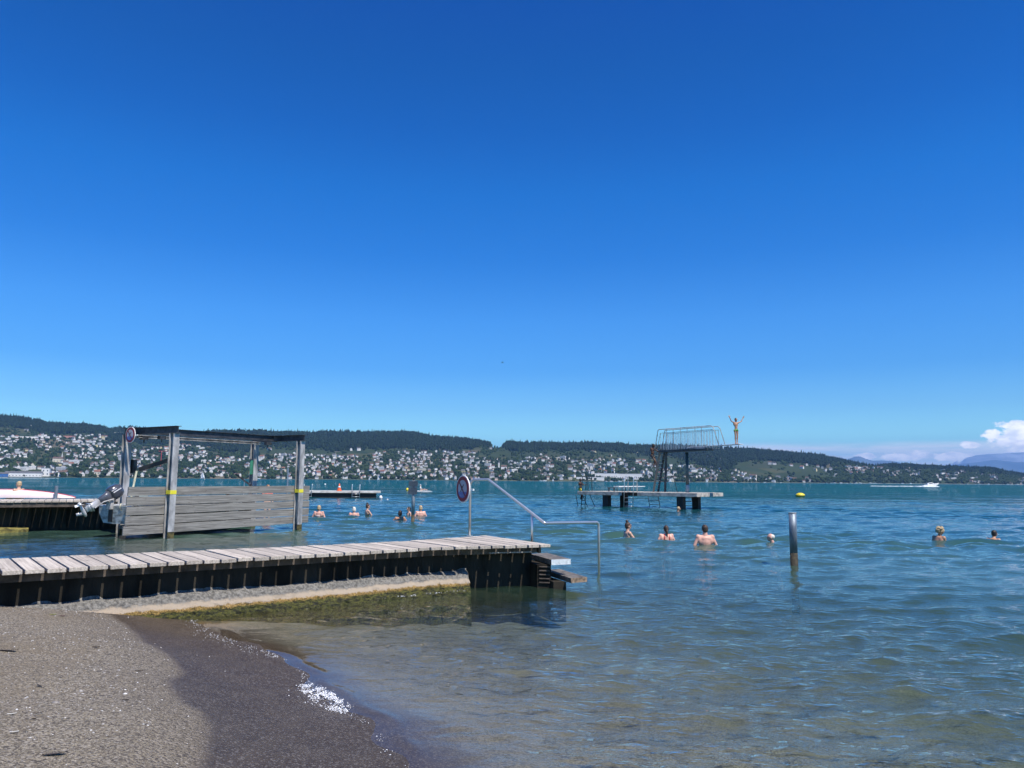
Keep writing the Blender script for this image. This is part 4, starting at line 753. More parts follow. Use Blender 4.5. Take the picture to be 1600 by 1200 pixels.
# seated / standing people
p = atz(28, 781, ZJ); human(Vector((atd(29, 768, p.y+1.95).x, p.y+1.95, ZJ-1.06)), R(75), .95, dict(knR=(.12, .42, .93), knL=(-.12, .42, .93), anR=(.12, .78, .98), anL=(-.12, .78, .98), wrR=(.25, .25, 1.1), wrL=(-.25, .25, 1.1)), label='sunbather in sunglasses sitting behind the pink dinghy', skin=SK['fair'], hair=HR['blond'], glasses=True, fingers=False, vox=.014, wear=[('trunks', MT['blue'])])
sit = dict(hpR=(.09, .05, .93), hpL=(-.09, .05, .93), knR=(.11, .45, 1.0), knL=(-.11, .45, 1.0), anR=(.11, .85, .94), anL=(-.11, .85, .94), elR=(.24, .0, 1.15), elL=(-.24, 0, 1.15), wrR=(.2, .24, 1.05), wrL=(-.2, .24, 1.05))
p = rp(atd(419, 760, RL.y).x-RL.x, 1.0, .6)
p = atd(419, 758, 34); human(Vector((p.x, p.y, p.z-.0-1.72*.95)), R(-140), .95, dict(elR=(.3, .1, 1.2), wrR=(.2, .2, 1.4)), label='ginger haired person whose head shows over the top board', skin=SK['fair'], hair=HR['ginger'], hairstyle='bob', fingers=False, vox=.014, wear=[('shirt', MT['towel'])])
# paddle board with sunbather
p = atz(656, 768.3, 0); t = empty('paddle_board', p, 'white paddle board afloat beside the notice post', 'paddle board'); mb = MB().ell(p+Vector((.05, 0, .06)), (1.75, .38, .09), n=28); obj('board_shell', mb, MT['white'], t, True)
mb = MB().box(p+Vector((-.5, 0, .145)), (1.2, .45, .01)); obj('deck_pad', mb, MT['signw'], t)
s0 = p+Vector((.12, 0, .155-.85)); human(s0, RGT, .98, sit, pitch=R(-6), label='person in a white top and cap sitting on the paddle board', skin=SK['fair'], hair=HR['white'], fingers=False, vox=.014, wear=[('shirt', MT['white']), ('cap', MT['white'])])
# boy with raised arms at the end of the board
bp = tp(3.62, 0, 4.066); human(Vector((bp.x, bp.y, bp.z-.022)), R(202), .95, dict(elR=(.40, .04, 1.52), elL=(-.40, .04, 1.52), wrR=(.53, .06, 1.74), wrL=(-.53, .06, 1.74), shR=(.17, 0, 1.43), shL=(-.17, 0, 1.43), anR=(.06, -.02, .085), anL=(-.06, -.02, .085), knR=(.08, .02, .5), knL=(-.08, .02, .5)), label='boy in green trunks standing with raised arms at the tip of the diving board', skin=SK['tan'], hair=HR['brown'], vox=.008, slim=.88, wear=[('trunks', M('green trunks', (.10, .30, .05), .6))])
# man climbing the tower ladder
lp = tp(-2.5, 0, 1.0).lerp(tp(-1.92, 0, 3.74), .5); yw = math.atan2(-ta.x, ta.y)
human(Vector((lp.x, lp.y, 0))-ta*.50+Vector((0, 0, 2.50)), yw, 1.02, dict(elR=(.30, .22, 1.22), elL=(-.28, .22, 1.22), wrR=(.26, .46, 1.36), wrL=(-.26, .46, 1.30), knR=(.12, .26, .58), knL=(-.10, .20, .46), anR=(.12, .16, .22), anL=(-.10, .26, .06), pel=(0, -.04, .95), chest=(0, -.02, 1.29), head=(0, .08, 1.61)), label='dark haired man in black shorts climbing the tower ladder', skin=SK['dark'], hair=HR['black'], vox=.009, wear=[('shorts', MT['black'])])
# boy in yellow shorts on the end ladder
lp = pl(LL+.36, .95, 0); yw = math.atan2(uu.x, -uu.y)
human(lp+Vector((.0, 0, .30)), yw, .90, dict(elR=(.2, .22, 1.25), elL=(-.2, .22, 1.25), wrR=(.22, .46, 1.24), wrL=(-.22, .46, 1.24), knR=(.12, .20, .55), knL=(-.10, .1, .5), anR=(.12, .10, .22), anL=(-.10, .12, .10), pel=(0, -.05, .95)), label='boy in yellow shorts climbing the ladder at the left end of the platform', skin=SK['dark'], hair=HR['black'], vox=.010, slim=.9, wear=[('shorts', MT['yellow'])])
# ------------------------------------------------------------------ far shore
SKY = [(-400, 640), (-200, 645), (0, 649), (25, 650), (50, 654.5), (75, 660), (100, 661.5), (125, 662), (150, 665), (160, 667), (168, 671), (176, 667.5), (200, 667), (220, 668.5), (240, 671), (258, 675), (300, 677), (312, 677), (322, 672.5), (345, 672), (400, 671.5), (412, 672), (430, 674), (450, 673), (490, 674.5), (500, 673), (530, 672.5), (560, 674), (600, 673.5), (645, 674), (675, 680), (700, 682), (725, 683.5), (750, 688), (765, 691), (770, 695.5), (785, 696.5), (791, 690), (800, 689), (820, 691), (850, 691), (880, 692), (900, 691.5), (925, 690.5), (945, 692), (970, 692), (990, 695), (1020, 695), (1050, 694), (1080, 696), (1120, 697), (1150, 699), (1180, 700), (1200, 703), (1225, 705), (1250, 707), (1275, 709), (1290, 711), (1300, 714), (1312, 717), (1325, 720), (1340, 723), (1350, 725), (1375, 727), (1400, 725.5), (1425, 725), (1440, 727), (1470, 728), (1500, 729), (1540, 730), (1555, 731), (1580, 737), (1600, 740), (1700, 746), (1800, 748), (2100, 750)]
SX = np.array([a for a, _ in SKY]); SY = np.array([b for _, b in SKY])
def hor(px): return 744.6+.0075*px
def skyh(px): return np.interp(px, [-600]+list(SX), [100]+list(hor(SX)-SY))
def D0(px): return np.interp(px, [-400, 0, 400, 800, 1100, 1300, 1600, 2000], [1700, 1850, 2050, 2250, 2500, 2750, 3200, 3600])
DEP = 1300.0
def azi(px): return np.arctan((px-800)/F*math.cos(PITCH)*1.0)
TREE = 4.0
def surf(px, t):
    px = np.asarray(px, float); t = np.asarray(t, float); d = D0(px)+t*DEP*np.clip(skyh(px)/60, .35, 1.3)
    fr = np.sqrt(F*F+(px-800)**2)/F
    e = (np.maximum(skyh(px)-TREE, 4))*np.clip(t, 0, 1)**.88; z = e/1206*d/np.cos(azi(px))*np.cos(azi(px))+1.2*(t > 0)
    z = z/fr**0
    z = np.where(t > 1, z-(t-1)*260, z)
    rad = d; a = azi(px); return rad*np.tan(a), rad, z     # planar distance so that px stays on its ray
def tof(px, y): return np.clip((hor(px)-y-1)/np.maximum(skyh(px)-TREE, 4), 0, 1)**(1/.88)
def inpoly(x, y, pts): return np.interp(x, [p[0] for p in pts], [p[1] for p in pts])
# lower edge of the ridge forest
FB = [(-400, 670), (0, 664), (40, 672), (60, 676), (100, 677), (160, 676), (175, 690), (200, 692), (230, 694), (260, 697), (300, 694), (340, 703), (380, 708), (400, 700), (430, 698), (500, 700), (520, 705), (545, 705), (560, 700), (620, 701), (650, 702), (700, 703), (740, 700), (762, 697), (772, 696), (784, 697), (800, 704), (830, 704), (870, 702), (885, 706), (900, 701), (950, 705), (1000, 708), (1040, 710), (1085, 722), (1110, 734), (1140, 736), (1155, 722), (1180, 719), (1210, 719), (1250, 723), (1290, 729), (1305, 722), (1320, 724), (1400, 731), (1450, 733), (1500, 737), (1560, 740), (1600, 746), (1800, 752)]
FX = np.array([a for a, _ in FB]); FY = np.array([b for _, b in FB])
def fbase(px): return np.interp(px, FX, FY)
pxs = np.linspace(-420, 2060, 900); ts = np.concatenate([[-.03, -.001], np.linspace(0, 1, 90), [1.02, 1.1, 1.4, 2.2]])
tt, pp_ = np.meshgrid(ts, pxs, indexing='ij'); X, Y, Zz = surf(pp_, tt); Zz = np.where(tt < -.02, -6, Zz); Zz = np.where((tt >= -.002) & (tt <= 0), 1.0, Zz)
Zz = Zz+np.where((tt > .05) & (tt < .97), 3*np.sin(pp_*.09+7*tt)*np.sin(17*tt+pp_*.03), 0); Zz[-1] = -11
def hillmat():
    mt, g, out = newmat('hillside meadows'); p = g.n('ShaderNodeBsdfPrincipled'); g.link(p.outputs[0], out.inputs[0]); co = g.n('ShaderNodeTexCoord').outputs['Object']; p.inputs['Roughness'].default_value = 1; p.inputs['Specular IOR Level'].default_value = .1
    v = g.n('ShaderNodeTexVoronoi', feature='F1'); g.link(g.map(co, (1, .7, .5)), v.inputs['Vector']); v.inputs['Scale'].default_value = .0085; rnd = g.sep(v.outputs['Color'])[0]
    c = g.ramp(rnd, [(0, (.030, .046, .022)), (.3, (.042, .060, .026)), (.5, (.024, .042, .022)), (.65, (.085, .088, .042)), (.8, (.028, .046, .020)), (.93, (.15, .125, .085)), (1, (.034, .052, .022))])
    c = g.mix(g.math('MULTIPLY', g.ss(g.noise(co, .05, 4, .6), .4, .7), .4), c, (.03, .05, .018, 1)); g.link(c, p.inputs['Base Color']); return mt
nR, nC = tt.shape
npmesh('hillside', np.column_stack([X.ravel(), Y.ravel(), Zz.ravel()]), gridf(nR, nC), hillmat(), True)
def ico(sub):
    bm = bmesh.new(); bmesh.ops.create_icosphere(bm, subdivisions=sub, radius=1); v = np.array([x.co[:] for x in bm.verts]); f = np.array([[q.index for q in x.verts] for x in bm.faces]); bm.free(); return v, f
def foliage(name, c0, c1, c2, sc=.03):
    mt, g, out = newmat(name); p = g.n('ShaderNodeBsdfPrincipled'); g.link(p.outputs[0], out.inputs[0]); p.inputs['Roughness'].default_value = .9; p.inputs['Specular IOR Level'].default_value = .15
    rnd = g.n('ShaderNodeNewGeometry').outputs['Random Per Island']; co = g.n('ShaderNodeTexCoord').outputs['Object']
    c = g.ramp(rnd, [(0, c0), (.5, c1), (.85, c2), (1, c0)]); c = g.mix(g.math('MULTIPLY', g.ss(g.noise(co, sc*8, 3, .7), .4, .65), .55), c, (c0[0]*.5, c0[1]*.5, c0[2]*.5, 1)); g.link(c, p.inputs['Base Color']); return mt
FOR = foliage('forest crowns', (.009, .018, .009), (.015, .030, .012), (.026, .046, .016)); TWN = foliage('garden tree crowns', (.014, .028, .010), (.026, .050, .015), (.050, .076, .022))
def blobs(name, px, t, hgt, wid, mat, label, cone=.5):
    x, y, z_ = surf(px, t); n = len(px); v, f = ico(1); nv = len(v); k = 12
    sc_ = rng.uniform(.8, 1.25, (n, nv, 1)); VV = v[None]*sc_; isc = (rng.random(n) < cone)[:, None]; up__ = (VV[:, :, 2]+1)/2
    tap = np.where(isc, 1.15-up__*1.05, 1.0); VV[:, :, 0] *= tap*wid[:, None]; VV[:, :, 1] *= tap*wid[:, None]; VV[:, :, 2] = (VV[:, :, 2]*.62+.42)*hgt[:, None]*np.where(isc, 1.1, .85)
    VV += np.stack([x, y, z_], 1)[:, None, :]; FF = f[None]+np.arange(n)[:, None, None]*nv
    o = npmesh(name, VV.reshape(-1, 3), FF.reshape(-1, 3), mat, False, kind='stuff'); tag(o, label, 'woodland'); return o
def scat(n, x0, x1): return rng.uniform(x0, x1, n)
# ridge forest : fill from the skyline down to fbase
px = scat(26000, -350, 1750); t0 = tof(px, fbase(px)+rng.normal(0, .8, len(px))); t = t0+(1.0-t0)*rng.random(len(px))**.8; ok = (t0 < 1)
px = px[ok]; t = t[ok]; n = len(px); blobs('forest', px, t, rng.uniform(11, 19, n), rng.uniform(5, 8.5, n), FOR, 'dark mixed forest covering the ridge across the lake', .5)
px = scat(1500, -350, 1750); blobs('forest', px, rng.uniform(.985, 1.005, len(px)), rng.uniform(8, 23, len(px))*np.where((px > 767) & (px < 788), .2, 1)*np.where((px > 262) & (px < 312), .25, 1), rng.uniform(4.5, 7.5, len(px)), FOR, 'tree tops standing along the skyline of the ridge', .6)
# density of houses
def hdens(px, y):
    top = np.interp(px, [-300, 0, 60, 150, 175, 200, 230, 260, 310, 340, 400, 430, 560, 600, 650, 740, 760, 860, 1000, 1060, 1150, 1190, 1300, 1320, 1400, 1500, 1600, 1800], [682, 682, 679, 679, 684, 706, 702, 694, 697, 712, 711, 708, 713, 704, 705, 706, 717, 713, 718, 727, 733, 745, 747, 728, 731, 734, 739, 750])
    bot = hor(px)-1.5; bot = np.where(px > 1310, np.interp(px, [1310, 1400, 1500, 1560, 1600], [739, 743, 751, 755, 757]), bot)
    return (y > top) & (y < bot)
def clump(px, y, s, seed): return np.array([MN.noise(Vector((a*s, b*s*1.7, seed))) for a, b in zip(px, y)])
BL = []     # (name,px0,px1,ytop,ybase,depth m, wall, roof style, label, category)
WALLS = [('white', (.80, .78, .75)), ('cream', (.66, .60, .47)), ('pale grey', (.52, .53, .55)), ('pinkish', (.66, .50, .44)), ('yellowish', (.68, .58, .32))]
ROOFS = [('brown', (.13, .085, .065)), ('red', (.24, .11, .075)), ('grey', (.13, .13, .14)), ('dark', (.05, .045, .045))]
WM = [M(a+' rendered wall', c, .85, var=.04, sc=.2) for a, c in WALLS]; RM = [M(a+' tiled roof', c, .85, var=.2, sc=.4) for a, c in ROOFS]; FRM = M('flat gravel roof', (.55, .54, .52), .9, var=.1, sc=.2); GLS = M('dark window glass', (.06, .07, .09), .2, var=.1)
SHAPES = [(11, 9, 6, 3.6, 0), (14, 10, 7.5, 4.2, 0), (9, 12, 6.5, 4.5, 1), (17, 11, 8.5, .0, 2), (12, 12, 6, 3.2, 3), (24, 12, 8.5, .0, 2), (10, 9, 8, 4.6, 1)]
def house_parts(w, d, h, r_, kind):
    wb = MB(); rb = MB(); x, y = w/2, d/2; wb.add([(-x, -y, -4), (x, -y, -4), (x, y, -4), (-x, y, -4), (-x, -y, h), (x, -y, h), (x, y, h), (-x, y, h)], [(0, 1, 5, 4), (1, 2, 6, 5), (2, 3, 7, 6), (3, 0, 4, 7), (4, 5, 6, 7)], 0)
    o_ = .6
    if kind == 0:   # ridge along x
        wb.add([(-x, -y, h), (-x, y, h), (-x, 0, h+r_), (x, -y, h), (x, y, h), (x, 0, h+r_)], [(1, 0, 2), (3, 4, 5)]); k = r_/y
        for s_ in (-1, 1): rb.hexa([(-x-o_, s_*(y+o_), h-o_*k), (x+o_, s_*(y+o_), h-o_*k), (x+o_, 0, h+r_), (-x-o_, 0, h+r_)], [(-x-o_, s_*(y+o_), h-o_*k+.35), (x+o_, s_*(y+o_), h-o_*k+.35), (x+o_, 0, h+r_+.35), (-x-o_, 0, h+r_+.35)])
        rb.box((x*.4, y*.3, h+r_*.9), (.9, .9, 2))
    elif kind == 1:
        wb.add([(-x, -y, h), (x, -y, h), (0, -y, h+r_), (-x, y, h), (x, y, h), (0, y, h+r_)], [(0, 1, 2), (4, 3, 5)]); k = r_/x
        for s_ in (-1, 1): rb.hexa([(s_*(x+o_), -y-o_, h-o_*k), (s_*(x+o_), y+o_, h-o_*k), (0, y+o_, h+r_), (0, -y-o_, h+r_)], [(s_*(x+o_), -y-o_, h-o_*k+.35), (s_*(x+o_), y+o_, h-o_*k+.35), (0, y+o_, h+r_+.35), (0, -y-o_, h+r_+.35)])
    elif kind == 2: rb.box((0, 0, h+.35), (w+.8, d+.8, .6)); rb.box((w*.2, 0, h+1.4), (w*.35, d*.4, 1.6))
    else:
        v0 = [(-x-o_, -y-o_, h-.1), (x+o_, -y-o_, h-.1), (x+o_, y+o_, h-.1), (-x-o_, y+o_, h-.1), (-x*.25, 0, h+r_), (x*.25, 0, h+r_)]; rb.add(v0, [(0, 1, 5, 4), (1, 2, 5), (2, 3, 4, 5), (3, 0, 4), (3, 2, 1, 0)])
    gb = MB(); nf = max(1, int(h/2.9)); nw = max(2, int(w/3.2))
    for i in range(nf):
        for j in range(nw): cx = -x+(j+.5)*w/nw; gb.box((cx, -y-.03, 1.6+i*2.8), (1.3 if kind != 2 else 2.1, .08, 1.3))
    return wb, rb, gb
HM = []
for s_ in SHAPES:
    wb, rb, gb = house_parts(*s_); n0 = len(wb.v); wb.add(gb.v, gb.f, 1)
    HM.append(([wb.mesh('house', [w_, GLS]) for w_ in WM], [rb.mesh('roof', [q]) for q in (RM if s_[4] != 2 else [FRM]*4)]))
ZN = [(-400, 40, 'over the long white lakeside hall'), (40, 75, 'left of the grey roofed church'), (75, 115, 'near the grey roofed hillside church'), (115, 160, 'right of the grey roofed church'), (160, 197, "beside the shelter's rear left post"), (197, 232, 'above the tilted outboard motor'), (232, 262, 'near the red crane'), (262, 300, 'left of the nearest sailing boat'), (300, 345, 'behind the nearest sailing boat'), (345, 385, 'midway along the shelter beam'), (385, 425, "by the shelter's rear right post"), (425, 463, 'left of the right shelter post'), (463, 500, 'right of the right shelter post'), (500, 540, 'above the orange cone'), (540, 580, "above the raft's ladder"), (580, 620, 'above the white buoys'), (620, 660, 'above the grey notice post'), (660, 700, 'above the blond bather'), (700, 742, 'above the round handrail sign'), (742, 775, 'left of the white church tower'), (775, 805, 'around the white church tower'), (805, 850, 'above the sloping handrail'), (850, 900, "left of the platform's end ladder"), (900, 945, 'above the boy in yellow shorts'), (945, 1000, 'over the low springboard'), (1000, 1045, 'behind the tower ladder'), (1045, 1090, "behind the tower's column"), (1090, 1135, "right of the tower's column"), (1135, 1190, 'below the boy with raised arms'), (1190, 1250, 'just under the vineyards'), (1250, 1320, 'at the right end of the vineyards'), (1320, 1400, 'on the wooded right shore'), (1400, 1450, 'behind the motorboat wake'), (1450, 1500, 'just right of the motorboat'), (1500, 1550, 'below the cumulus heap'), (1550, 2200, 'at the far right shore')]
def band_(px, y):
    q = (hor(px)-y)/skyh(px); return ['by the water', 'low down', 'mid slope', 'high up'][0 if q < .11 else 1 if q < .27 else 2 if q < .45 else 3]
cand = []
px = np.concatenate([scat(15000, -60, 1600), scat(800, -350, -60), scat(700, 1600, 1900)]); y = rng.uniform(676, 757, len(px)); ok = hdens(px, y); px = px[ok]; y = y[ok]; cl = clump(px, y, .055, 3.3)
okk = cl > np.interp(px, [0, 400, 450, 720, 760, 1180, 1300, 1320, 1600], [.0, -.03, -.18, -.18, -.02, -.02, .0, .04, -.02]); px = px[okk]; y = y[okk]
cellx = {}; LIM = []
def free(a, b, wx, wy):
    for i in (-1, 0, 1):
        for j in (-1, 0, 1):
            for (c, d, e, f_) in cellx.get((int(a//12)+i, int(b//6)+j), ()):
                if abs(a-c) < (wx+e)/2*.93 and abs(b-d) < (wy+f_)*.40: return False
    return True
BIG = [(-12, 14, 739, 'blue'), (20, 62, 740, 'hall')]
def block(x, y_, w_, h_): cellx.setdefault((int(x//12), int(y_//6)), []).append((x, y_, w_, h_))
for (a, b, yy) in ((-20, 62, 738), (62, 80, 738), (925, 1002, 743), (905, 945, 746)):
    for q in range(a, b, 6): block(q, yy, 8, 6); block(q, yy+3, 8, 6)
block(95, 714, 12, 12); block(86, 718, 16, 9); block(782, 726, 8, 14); block(787, 730, 10, 10)
for i in range(len(px)):
    k = rng.choice(len(SHAPES), p=[.22, .2, .14, .14, .12, .06, .12]); s_ = SHAPES[k]; d = D0(px[i])+tof(px[i], y[i])*DEP; sc_ = rng.uniform(.58, 1.02); wpx = s_[0]*sc_/d*F+.6; hpx = (s_[2]+s_[3]*.5)*sc_/d*F
    if free(px[i], y[i], wpx, hpx): block(px[i], y[i], wpx, hpx); cand.append((px[i], y[i], k, sc_, wpx*hpx))
vis = [c for c in cand if 0 <= c[0] <= 1600]; rest = [c for c in cand if not (0 <= c[0] <= 1600)]
# scattered farmhouses higher up
for (a, b) in ((28, 669), (36, 673), (42, 667), (61, 679), (420, 703), (548, 703), (560, 702), (682, 706), (768, 701), (846, 711), (927, 706), (931, 707), (955, 712), (998, 709), (1093, 714), (1108, 715), (1116, 716), (1128, 718), (1205, 724), (1212, 725), (1238, 728), (1255, 731), (1262, 727), (1280, 729), (1287, 731), (1300, 733), (1337, 731), (1352, 731), (1292, 735), (1276, 734), (1217, 747), (1231, 749), (1243, 750), (1180, 745)): vis.append((a, b, int(rng.integers(0, 3)), 1.0, 999))
vis.sort(key=lambda c: -c[4]); NI = 300-0
small = vis[NI:]+rest; vis = vis[:NI]; print('houses', len(vis), 'more', len(small))
for (a, b, k, sc_, _) in vis:
    wi = int(rng.choice(5, p=[.74, .08, .11, .04, .03])); ri = int(rng.choice(4, p=[.45, .09, .3, .16])); t_ = tof(a, b); x_, y_, z_ = surf(a, t_)
    o = bpy.data.objects.new('house', HM[k][0][wi]); COL.objects.link(o); o.location = (float(x_), float(y_), float(z_)); o.rotation_euler = (0, 0, -math.atan2(x_, y_)+rng.uniform(-.6, .7)); o.scale = (sc_,)*3
    rf = bpy.data.objects.new('roof', HM[k][1][ri]); COL.objects.link(rf); rf.parent = o
    zn = next(q for q in ZN if q[0] <= a < q[1])[2]; fl = SHAPES[k][4] == 2
    sz = 'large' if (SHAPES[k][0]*sc_ > 14) else 'small'
    form = 'flat roofed block' if fl else ('house, hipped %s roof' % ROOFS[ri][0] if SHAPES[k][4] == 3 else 'house, %s roof' % ROOFS[ri][0])
    lb = '%s %s %s, %s, %s' % (sz, WALLS[wi][0], form, band_(a, b), zn); lb = lb if len(lb.split()) < 17 else lb.split(' ', 1)[1]
    tag(o, lb, 'house', 'houses on the far shore')
sv = []; 
mb = MB(); mats = WM+RM+[FRM, GLS]
for (a, b, k, sc_, _) in small:
    wb, rb, gb = house_parts(*SHAPES[k]); wi = int(rng.choice(5, p=[.74, .08, .11, .04, .03])); ri = int(rng.choice(4, p=[.45, .09, .3, .16])); x_, y_, z_ = surf(a, tof(a, b)); an = -math.atan2(x_, y_)+rng.uniform(-.7, .8); ca, sa = math.cos(an)*sc_, math.sin(an)*sc_
    tr_ = lambda v: (x_+v[0]*ca-v[1]*sa, y_+v[0]*sa+v[1]*ca, z_+v[2]*sc_)
    mb.add([tr_(v) for v in wb.v], wb.f, wi); mb.add([tr_(v) for v in rb.v], rb.f, 9 if SHAPES[k][4] == 2 else 5+ri)
o = obj('house_cluster', mb, mats); tag(o, 'many more small houses filling the towns across the lake', 'houses', kind='stuff')
# trees in and around the towns
px = np.concatenate([scat(17000, -350, 1900), scat(5000, 1300, 1900)]); y = np.interp(rng.random(len(px)), [0, 1], [0, 1]); fb = fbase(px); y = fb+(hor(px)-1-fb)*y; cl = clump(px, y, .045, 9.1)
veg = ((px > 1150) & (px < 1300) & (y > 724) & (y < 746)); fld = (cl < -.02) & ~hdens(px, y)
ok = ~(veg & (rng.random(len(px)) > .09)) & ~(fld & (rng.random(len(px)) > .10)); 
okh = np.array([free(a, b-.8, 3.2, 1.6) for a, b in zip(px, y)]) | (rng.random(len(px)) < .16); ok &= okh
ok &= ~((px > 405) & (px < 600) & (y > 702) & (y < 712) & (rng.random(len(px)) > .06))
px = px[ok]; y = y[ok]; n = len(px); print('town trees', n)
blobs('town_trees', px, tof(px, y), rng.uniform(6, 13, n), rng.uniform(3.5, 7.5, n), TWN, 'green garden trees and copses between the houses across the lake', .12)
# shore trees one by one
tv, tf = ico(2); TP = []
for i in range(5):
    mb = MB(); wob = [Vector(v) for v in tv]
    for cl_ in range(9):
        c = Vector((random.gauss(0, 2.6), random.gauss(0, 2.6), random.uniform(4.5, 11))); r_ = random.uniform(2.2, 3.6); mb.add([c+Vector((v.x*r_, v.y*r_, v.z*r_*.85))*(1+.35*MN.noise(v*2.3+c)) for v in wob], [tuple(int(q) for q in f) for f in tf])
    tk = MB().tube([(0, 0, -2), (0, 0, 3), (.3, .1, 7)], [.6, .45, .2], 7); tk.tube([(0, 0, 3.5), (1.8, .5, 6.5)], [.3, .12], 6); tk.tube([(0, 0, 3.2), (-1.6, -.6, 6.2)], [.3, .12], 6); TP.append((tk, mb))
KIND = [('dark green', foliage('dark crown', (.020, .040, .016), (.028, .052, .02), (.034, .058, .022))), ('mid green', TWN), ('olive green', foliage('olive crown', (.05, .065, .02), (.065, .085, .028), (.08, .095, .03)))]
TM = [(tk.mesh('trunk', MT['bark']), [cr.mesh('crown', q[1]) for q in KIND]) for tk, cr in TP]
for i in range(130):
    a = rng.uniform(-10, 1605) if i > 40 else rng.uniform(1130, 1600); 
    if -15 < a < 60: continue
    k = int(rng.integers(0, 5)); q = int(rng.choice(3, p=[.5, .35, .15])); s_ = rng.uniform(.6, 1.15); x_, y_, z_ = surf(a, 0.004+rng.random()*.02)
    t = empty('tree', (float(x_), float(y_), float(z_)), '%s %s shore tree, %s' % ('tall' if s_ > .87 else 'low', KIND[q][0], next(w_ for w_ in ZN if w_[0] <= a < w_[1])[2]), 'tree', 'trees along the far waterline'); t.scale = (s_, s_, s_*rng.uniform(.75, 1.05)); t.rotation_euler.z = rng.uniform(0, 6.28)
    obj('trunk', TM[k][0], None, t); obj('crown', TM[k][1][q], None, t)
# look-alikes with one label are told apart by their order from the left
def order_labels():
    by = {}
    for o in list(COL.objects):
        if o.get('category') in ('house', 'tree', 'boat') and o.get('group'): by.setdefault(o['label'], []).append(o)
    for lb, os_ in by.items():
        n = len(os_)
        if n < 2: continue
        os_.sort(key=lambda o: o.location.x/o.location.y)
        for i, o in enumerate(os_):
            w = ('left' if i == 0 else 'right')+' one of two' if n == 2 else ['first', 'second', 'third', 'fourth', 'fifth', 'sixth', 'seventh', 'eighth', 'ninth'][i]+' from left' if i < 9 else None
            if w and len((lb+' '+w).split()) <= 16: o['label'] = lb+', '+w
            elif w and len((lb+' '+w).split()) == 17: o['label'] = lb.split(' ', 1)[1]+', '+w
# quay line
pxq = np.linspace(-300, 1900, 500); mb = MB(); P_ = [Vector((float(D0(a)*np.tan(azi(a))), float(D0(a)-3), 0)) for a in pxq]
for a, b in zip(P_[:-1], P_[1:]): mb.hexa([Vector((p.x, p.y, -1)) for p in (a, b, b+Vector((0, 2, 0)), a+Vector((0, 2, 0)))], [Vector((p.x, p.y, 1.1)) for p in (a, b, b+Vector((0, 2, 0)), a+Vector((0, 2, 0)))])
o = obj('quay_wall', mb, MT['stonewall']); tag(o, 'low pale quay wall along the far waterline', 'wall', kind='structure')
# special buildings
def place(px, y): x_, y_, z_ = surf(px, tof(px, y)); return Vector((float(x_), float(y_), float(z_)))
def bld(px0, px1, ybase, ytop, depth, wall, roof, name, label, cat, style='flat', win=2, wind=True):
    p = place((px0+px1)/2, ybase); ppm = p.y/F; w = (px1-px0)*ppm; h = (ybase-ytop)*ppm*1.02; t = empty(name, p, label, cat); t.rotation_euler.z = -math.atan2(p.x, p.y)*.6
    rise = h*.3 if style == 'gable' else 0; hb_ = h-rise
    wb = MB().hexa([(-w/2, 0, -4), (w/2, 0, -4), (w/2, depth, -4), (-w/2, depth, -4)], [(-w/2, 0, hb_), (w/2, 0, hb_), (w/2, depth, hb_), (-w/2, depth, hb_)]); obj('wall', wb, wall, t, local=True)
    rb = MB()
    if style == 'gable':
        for s_ in (0, depth): rb.hexa([(-w/2-.5, s_+(-.5 if s_ == 0 else .5), hb_-.2), (w/2+.5, s_+(-.5 if s_ == 0 else .5), hb_-.2), (w/2+.5, depth/2, hb_+rise), (-w/2-.5, depth/2, hb_+rise)], [(-w/2-.5, s_+(-.5 if s_ == 0 else .5), hb_+.2), (w/2+.5, s_+(-.5 if s_ == 0 else .5), hb_+.2), (w/2+.5, depth/2, hb_+rise+.4), (-w/2-.5, depth/2, hb_+rise+.4)])
    else: rb.box((0, depth/2, hb_+.4), (w+.8, depth+.8, .7))
    obj('roof', rb, roof, t, local=True)
    if wind:
        for i in range(win):
            for j in range(max(2, int(w/7))): cx = -w/2+(j+.5)*w/max(2, int(w/7)); obj('window', MB().box((cx, -.05, hb_*(.3+.42*i)), (2.6, .12, hb_*.16)), GLS, t, local=True)
    return t
bld(12, 62, 743.5, 735.5, 18, WM[0], RM[2], 'lakeside_hall', 'long white hall with grey roof at the water, far left', 'hall', 'gable', 1)
bld(-12, 11, 743.5, 737, 15, M('blue cladding', (.05, .16, .42), .6), RM[2], 'boathouse', 'blue clad building at the left edge of the far waterline', 'building', 'gable', 1)
bld(66, 77, 743, 731, 14, WM[0], FRM, 'apartment_block', 'tall white block right of the long lakeside hall', 'building', 'flat', 3)
bld(92, 104, 743.5, 734, 12, WM[0], RM[0], 'villa', 'white villa with brown roof at the water below the church', 'house', 'gable', 2)
bld(148, 156, 743.5, 733, 12, WM[1], RM[1], 'villa', 'cream house with red roof among trees at the water, left of the shelter', 'house', 'gable', 2)
bld(931, 966, 745.5, 738.5, 16, WM[0], RM[3], 'factory', 'long white factory with dark roof left of the springboard', 'factory', 'flat', 1)
bld(962, 1004, 747.5, 739.5, 16, WM[0], FRM, 'factory', 'long white factory with many windows behind the springboard', 'factory', 'flat', 1)
bld(902, 945, 748.5, 744.5, 12, WM[0], FRM, 'lakeside_terrace', 'very long low white building behind the boy in yellow shorts', 'building', 'flat', 1, False)
bld(176, 198, 679, 675, 14, WM[0], FRM, 'hillside_school', 'long white flat building high under the ridge left of the shelter sign', 'building', 'flat', 1, False)
bld(17, 52, 684, 681, 14, WM[0], FRM, 'terraced_houses', 'long white terrace high on the hill at the far left', 'building', 'flat', 1, False)
